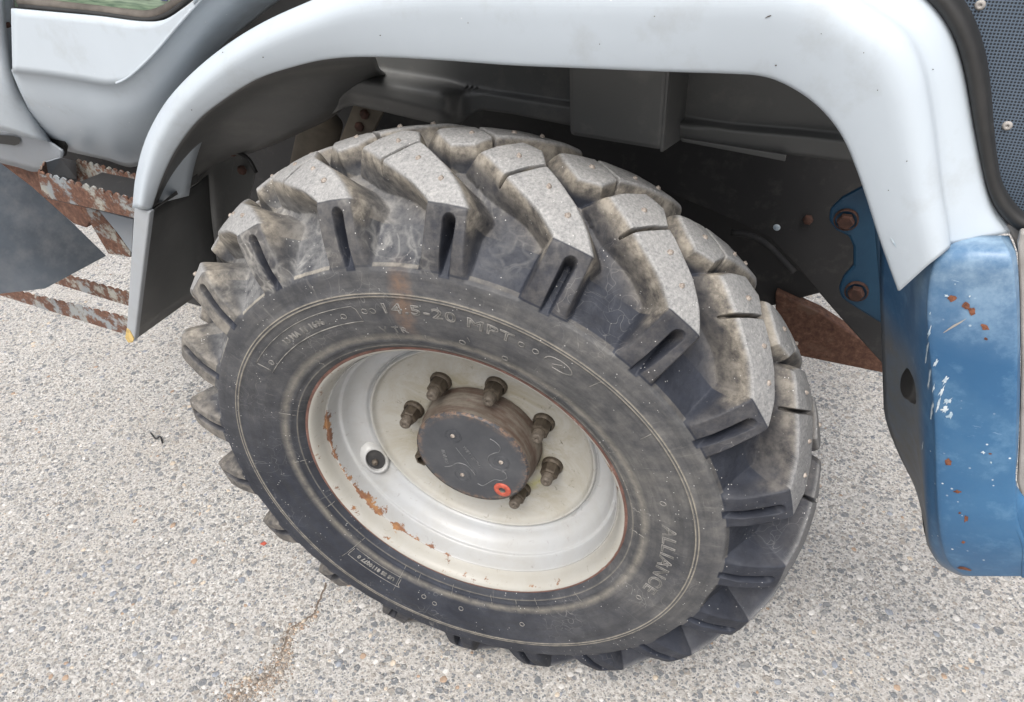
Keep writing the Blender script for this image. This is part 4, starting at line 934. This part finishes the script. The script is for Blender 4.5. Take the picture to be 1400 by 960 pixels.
poly('mudflap_stiffener', [P(x, y, Y=.17) for x, y in ((262, 238), (325, 198), (318, 230), (290, 372), (278, 385), (272, 380))], M_liner, truck, .003, .001)
poly('stay_strip', [P(x, y, Y=.165) for x, y in ((325, 198), (349, 232), (346, 250), (322, 340), (295, 375), (287, 370))], M_liner, truck, .003, .001)
poly('liner_lower_lip', [P(x, y, Y=z) for x, y, z in ((206, 290, YL - .002), (270, 237, .10), (271, 249, .10), (210, 286, YL - .002))], M_liner, truck, .003, .001)
for (x, y) in ((288, 216), (319, 207), (332, 232)):
    lathe('liner_bolt', [(.009, -.001), (.009, .006), (.007, .008), (.0001, .008)], M_bolt, truck, 6, Matrix.Translation(P(x, y, Y=.155)) @ Matrix.Rotation(math.radians(90), 4, 'X'))
tube('brake_hose', [P(x, y, Y=.15) for x, y in ((325, 208), (340, 218), (350, 236))], .004, M_seal, truck, 8, 4)

# ------------------------------------------------------------------ rusty steps with toothed edges
def toothed(name, At, Bt, Ab, Bb, n, mat, amp=.006, thick=.003):
    At, Bt, Ab, Bb = map(Vector, (At, Bt, Ab, Bb)); up = (At - Ab).normalized(); V = []; F = []; m_ = n * 8
    for k in range(m_ + 1):
        t = k / m_; ph = (k % 8) / 8; h = amp * abs(math.sin(math.pi * ph)) ** .6 * rng.uniform(.85, 1.05)
        V += [Ab.lerp(Bb, t), At.lerp(Bt, t) + up * h]
    for k in range(m_): F.append((2 * k, 2 * k + 2, 2 * k + 3, 2 * k + 1))
    o = mesh_obj(name, V, F, mat, truck, False); s_ = o.modifiers.new('thickness', 'SOLIDIFY'); s_.thickness = thick; s_.offset = 0
    return o
F0, F1 = P(60, 269, Y=-.03), P(184, 297.5, Y=-.03); T0, T1 = P(53, 238, Y=-.035), P(187, 277, Y=-.035)
s1 = toothed('upper_step_front', T0, T1, F0, F1, 13, M_rust, .010)
toothed('upper_step_back', P(104, 221, Y=.10), P(196, 245, Y=.10), P(106, 246, Y=.10), P(196, 272, Y=.10), 11, M_rust, .009)
toothed('upper_step_side', T0, P(62, 222, Y=.0), F0, P(66, 246, Y=.0), 3, M_rust, .006)
poly('upper_step_end', [P(62, 222, Y=.0), P(83, 216, Y=.03), P(104, 221, Y=.10), P(106, 246, Y=.10), P(84, 250, Y=.03), P(66, 246, Y=.0)], M_step, truck, .003, .0005)
poly('upper_step_floor', [F0, F1, F1 + Vector((0, .12, 0)), F0 + Vector((.02, .12, 0))], M_chassis, truck, .003, .0005)
poly('step_hanger', [P(x, y, Y=.05) for x, y in ((110, 283), (138, 290), (178, 345), (178, 352), (148, 347))], M_rust, truck, .006, .001)
poly('step_hanger_plate', [P(x, y, Y=.04) for x, y in ((135, 288), (182, 300), (180, 346), (160, 318))], M_step, truck, .004, .001)
toothed('lower_step_front', P(-30, 386, Y=-.03), P(176, 436, Y=-.03), P(-30, 394, Y=-.03), P(176, 458, Y=-.03), 18, M_rust, .008)
toothed('lower_step_back', P(42, 364, Y=.08), P(180, 403, Y=.08), P(52, 380, Y=.08), P(180, 419, Y=.08), 13, M_rust, .008)
poly('grey_side_plate', [P(x, y, X=-1.02) for x, y in ((-60, 180), (0, 222), (45, 256), (100, 305), (146, 350), (62, 395), (0, 402), (-60, 420))], M_side, truck, .006, .002)
poly('rusty_frame_strip', [P(x, y, Y=.12) for x, y in ((-40, 195), (0, 224), (50, 236), (82, 262), (125, 302), (118, 312), (100, 306), (55, 268), (0, 232), (-40, 205))], M_rust2, truck, .02, .003)
poly('step_frame_shadow_plate', [P(x, y, Y=.17) for x, y in ((60, 195), (205, 215), (205, 300), (130, 285), (48, 226))], M_chassis, truck, .01, .002)  # added dark plate standing in for the shade between door and step
print('objects', len(bpy.data.objects))
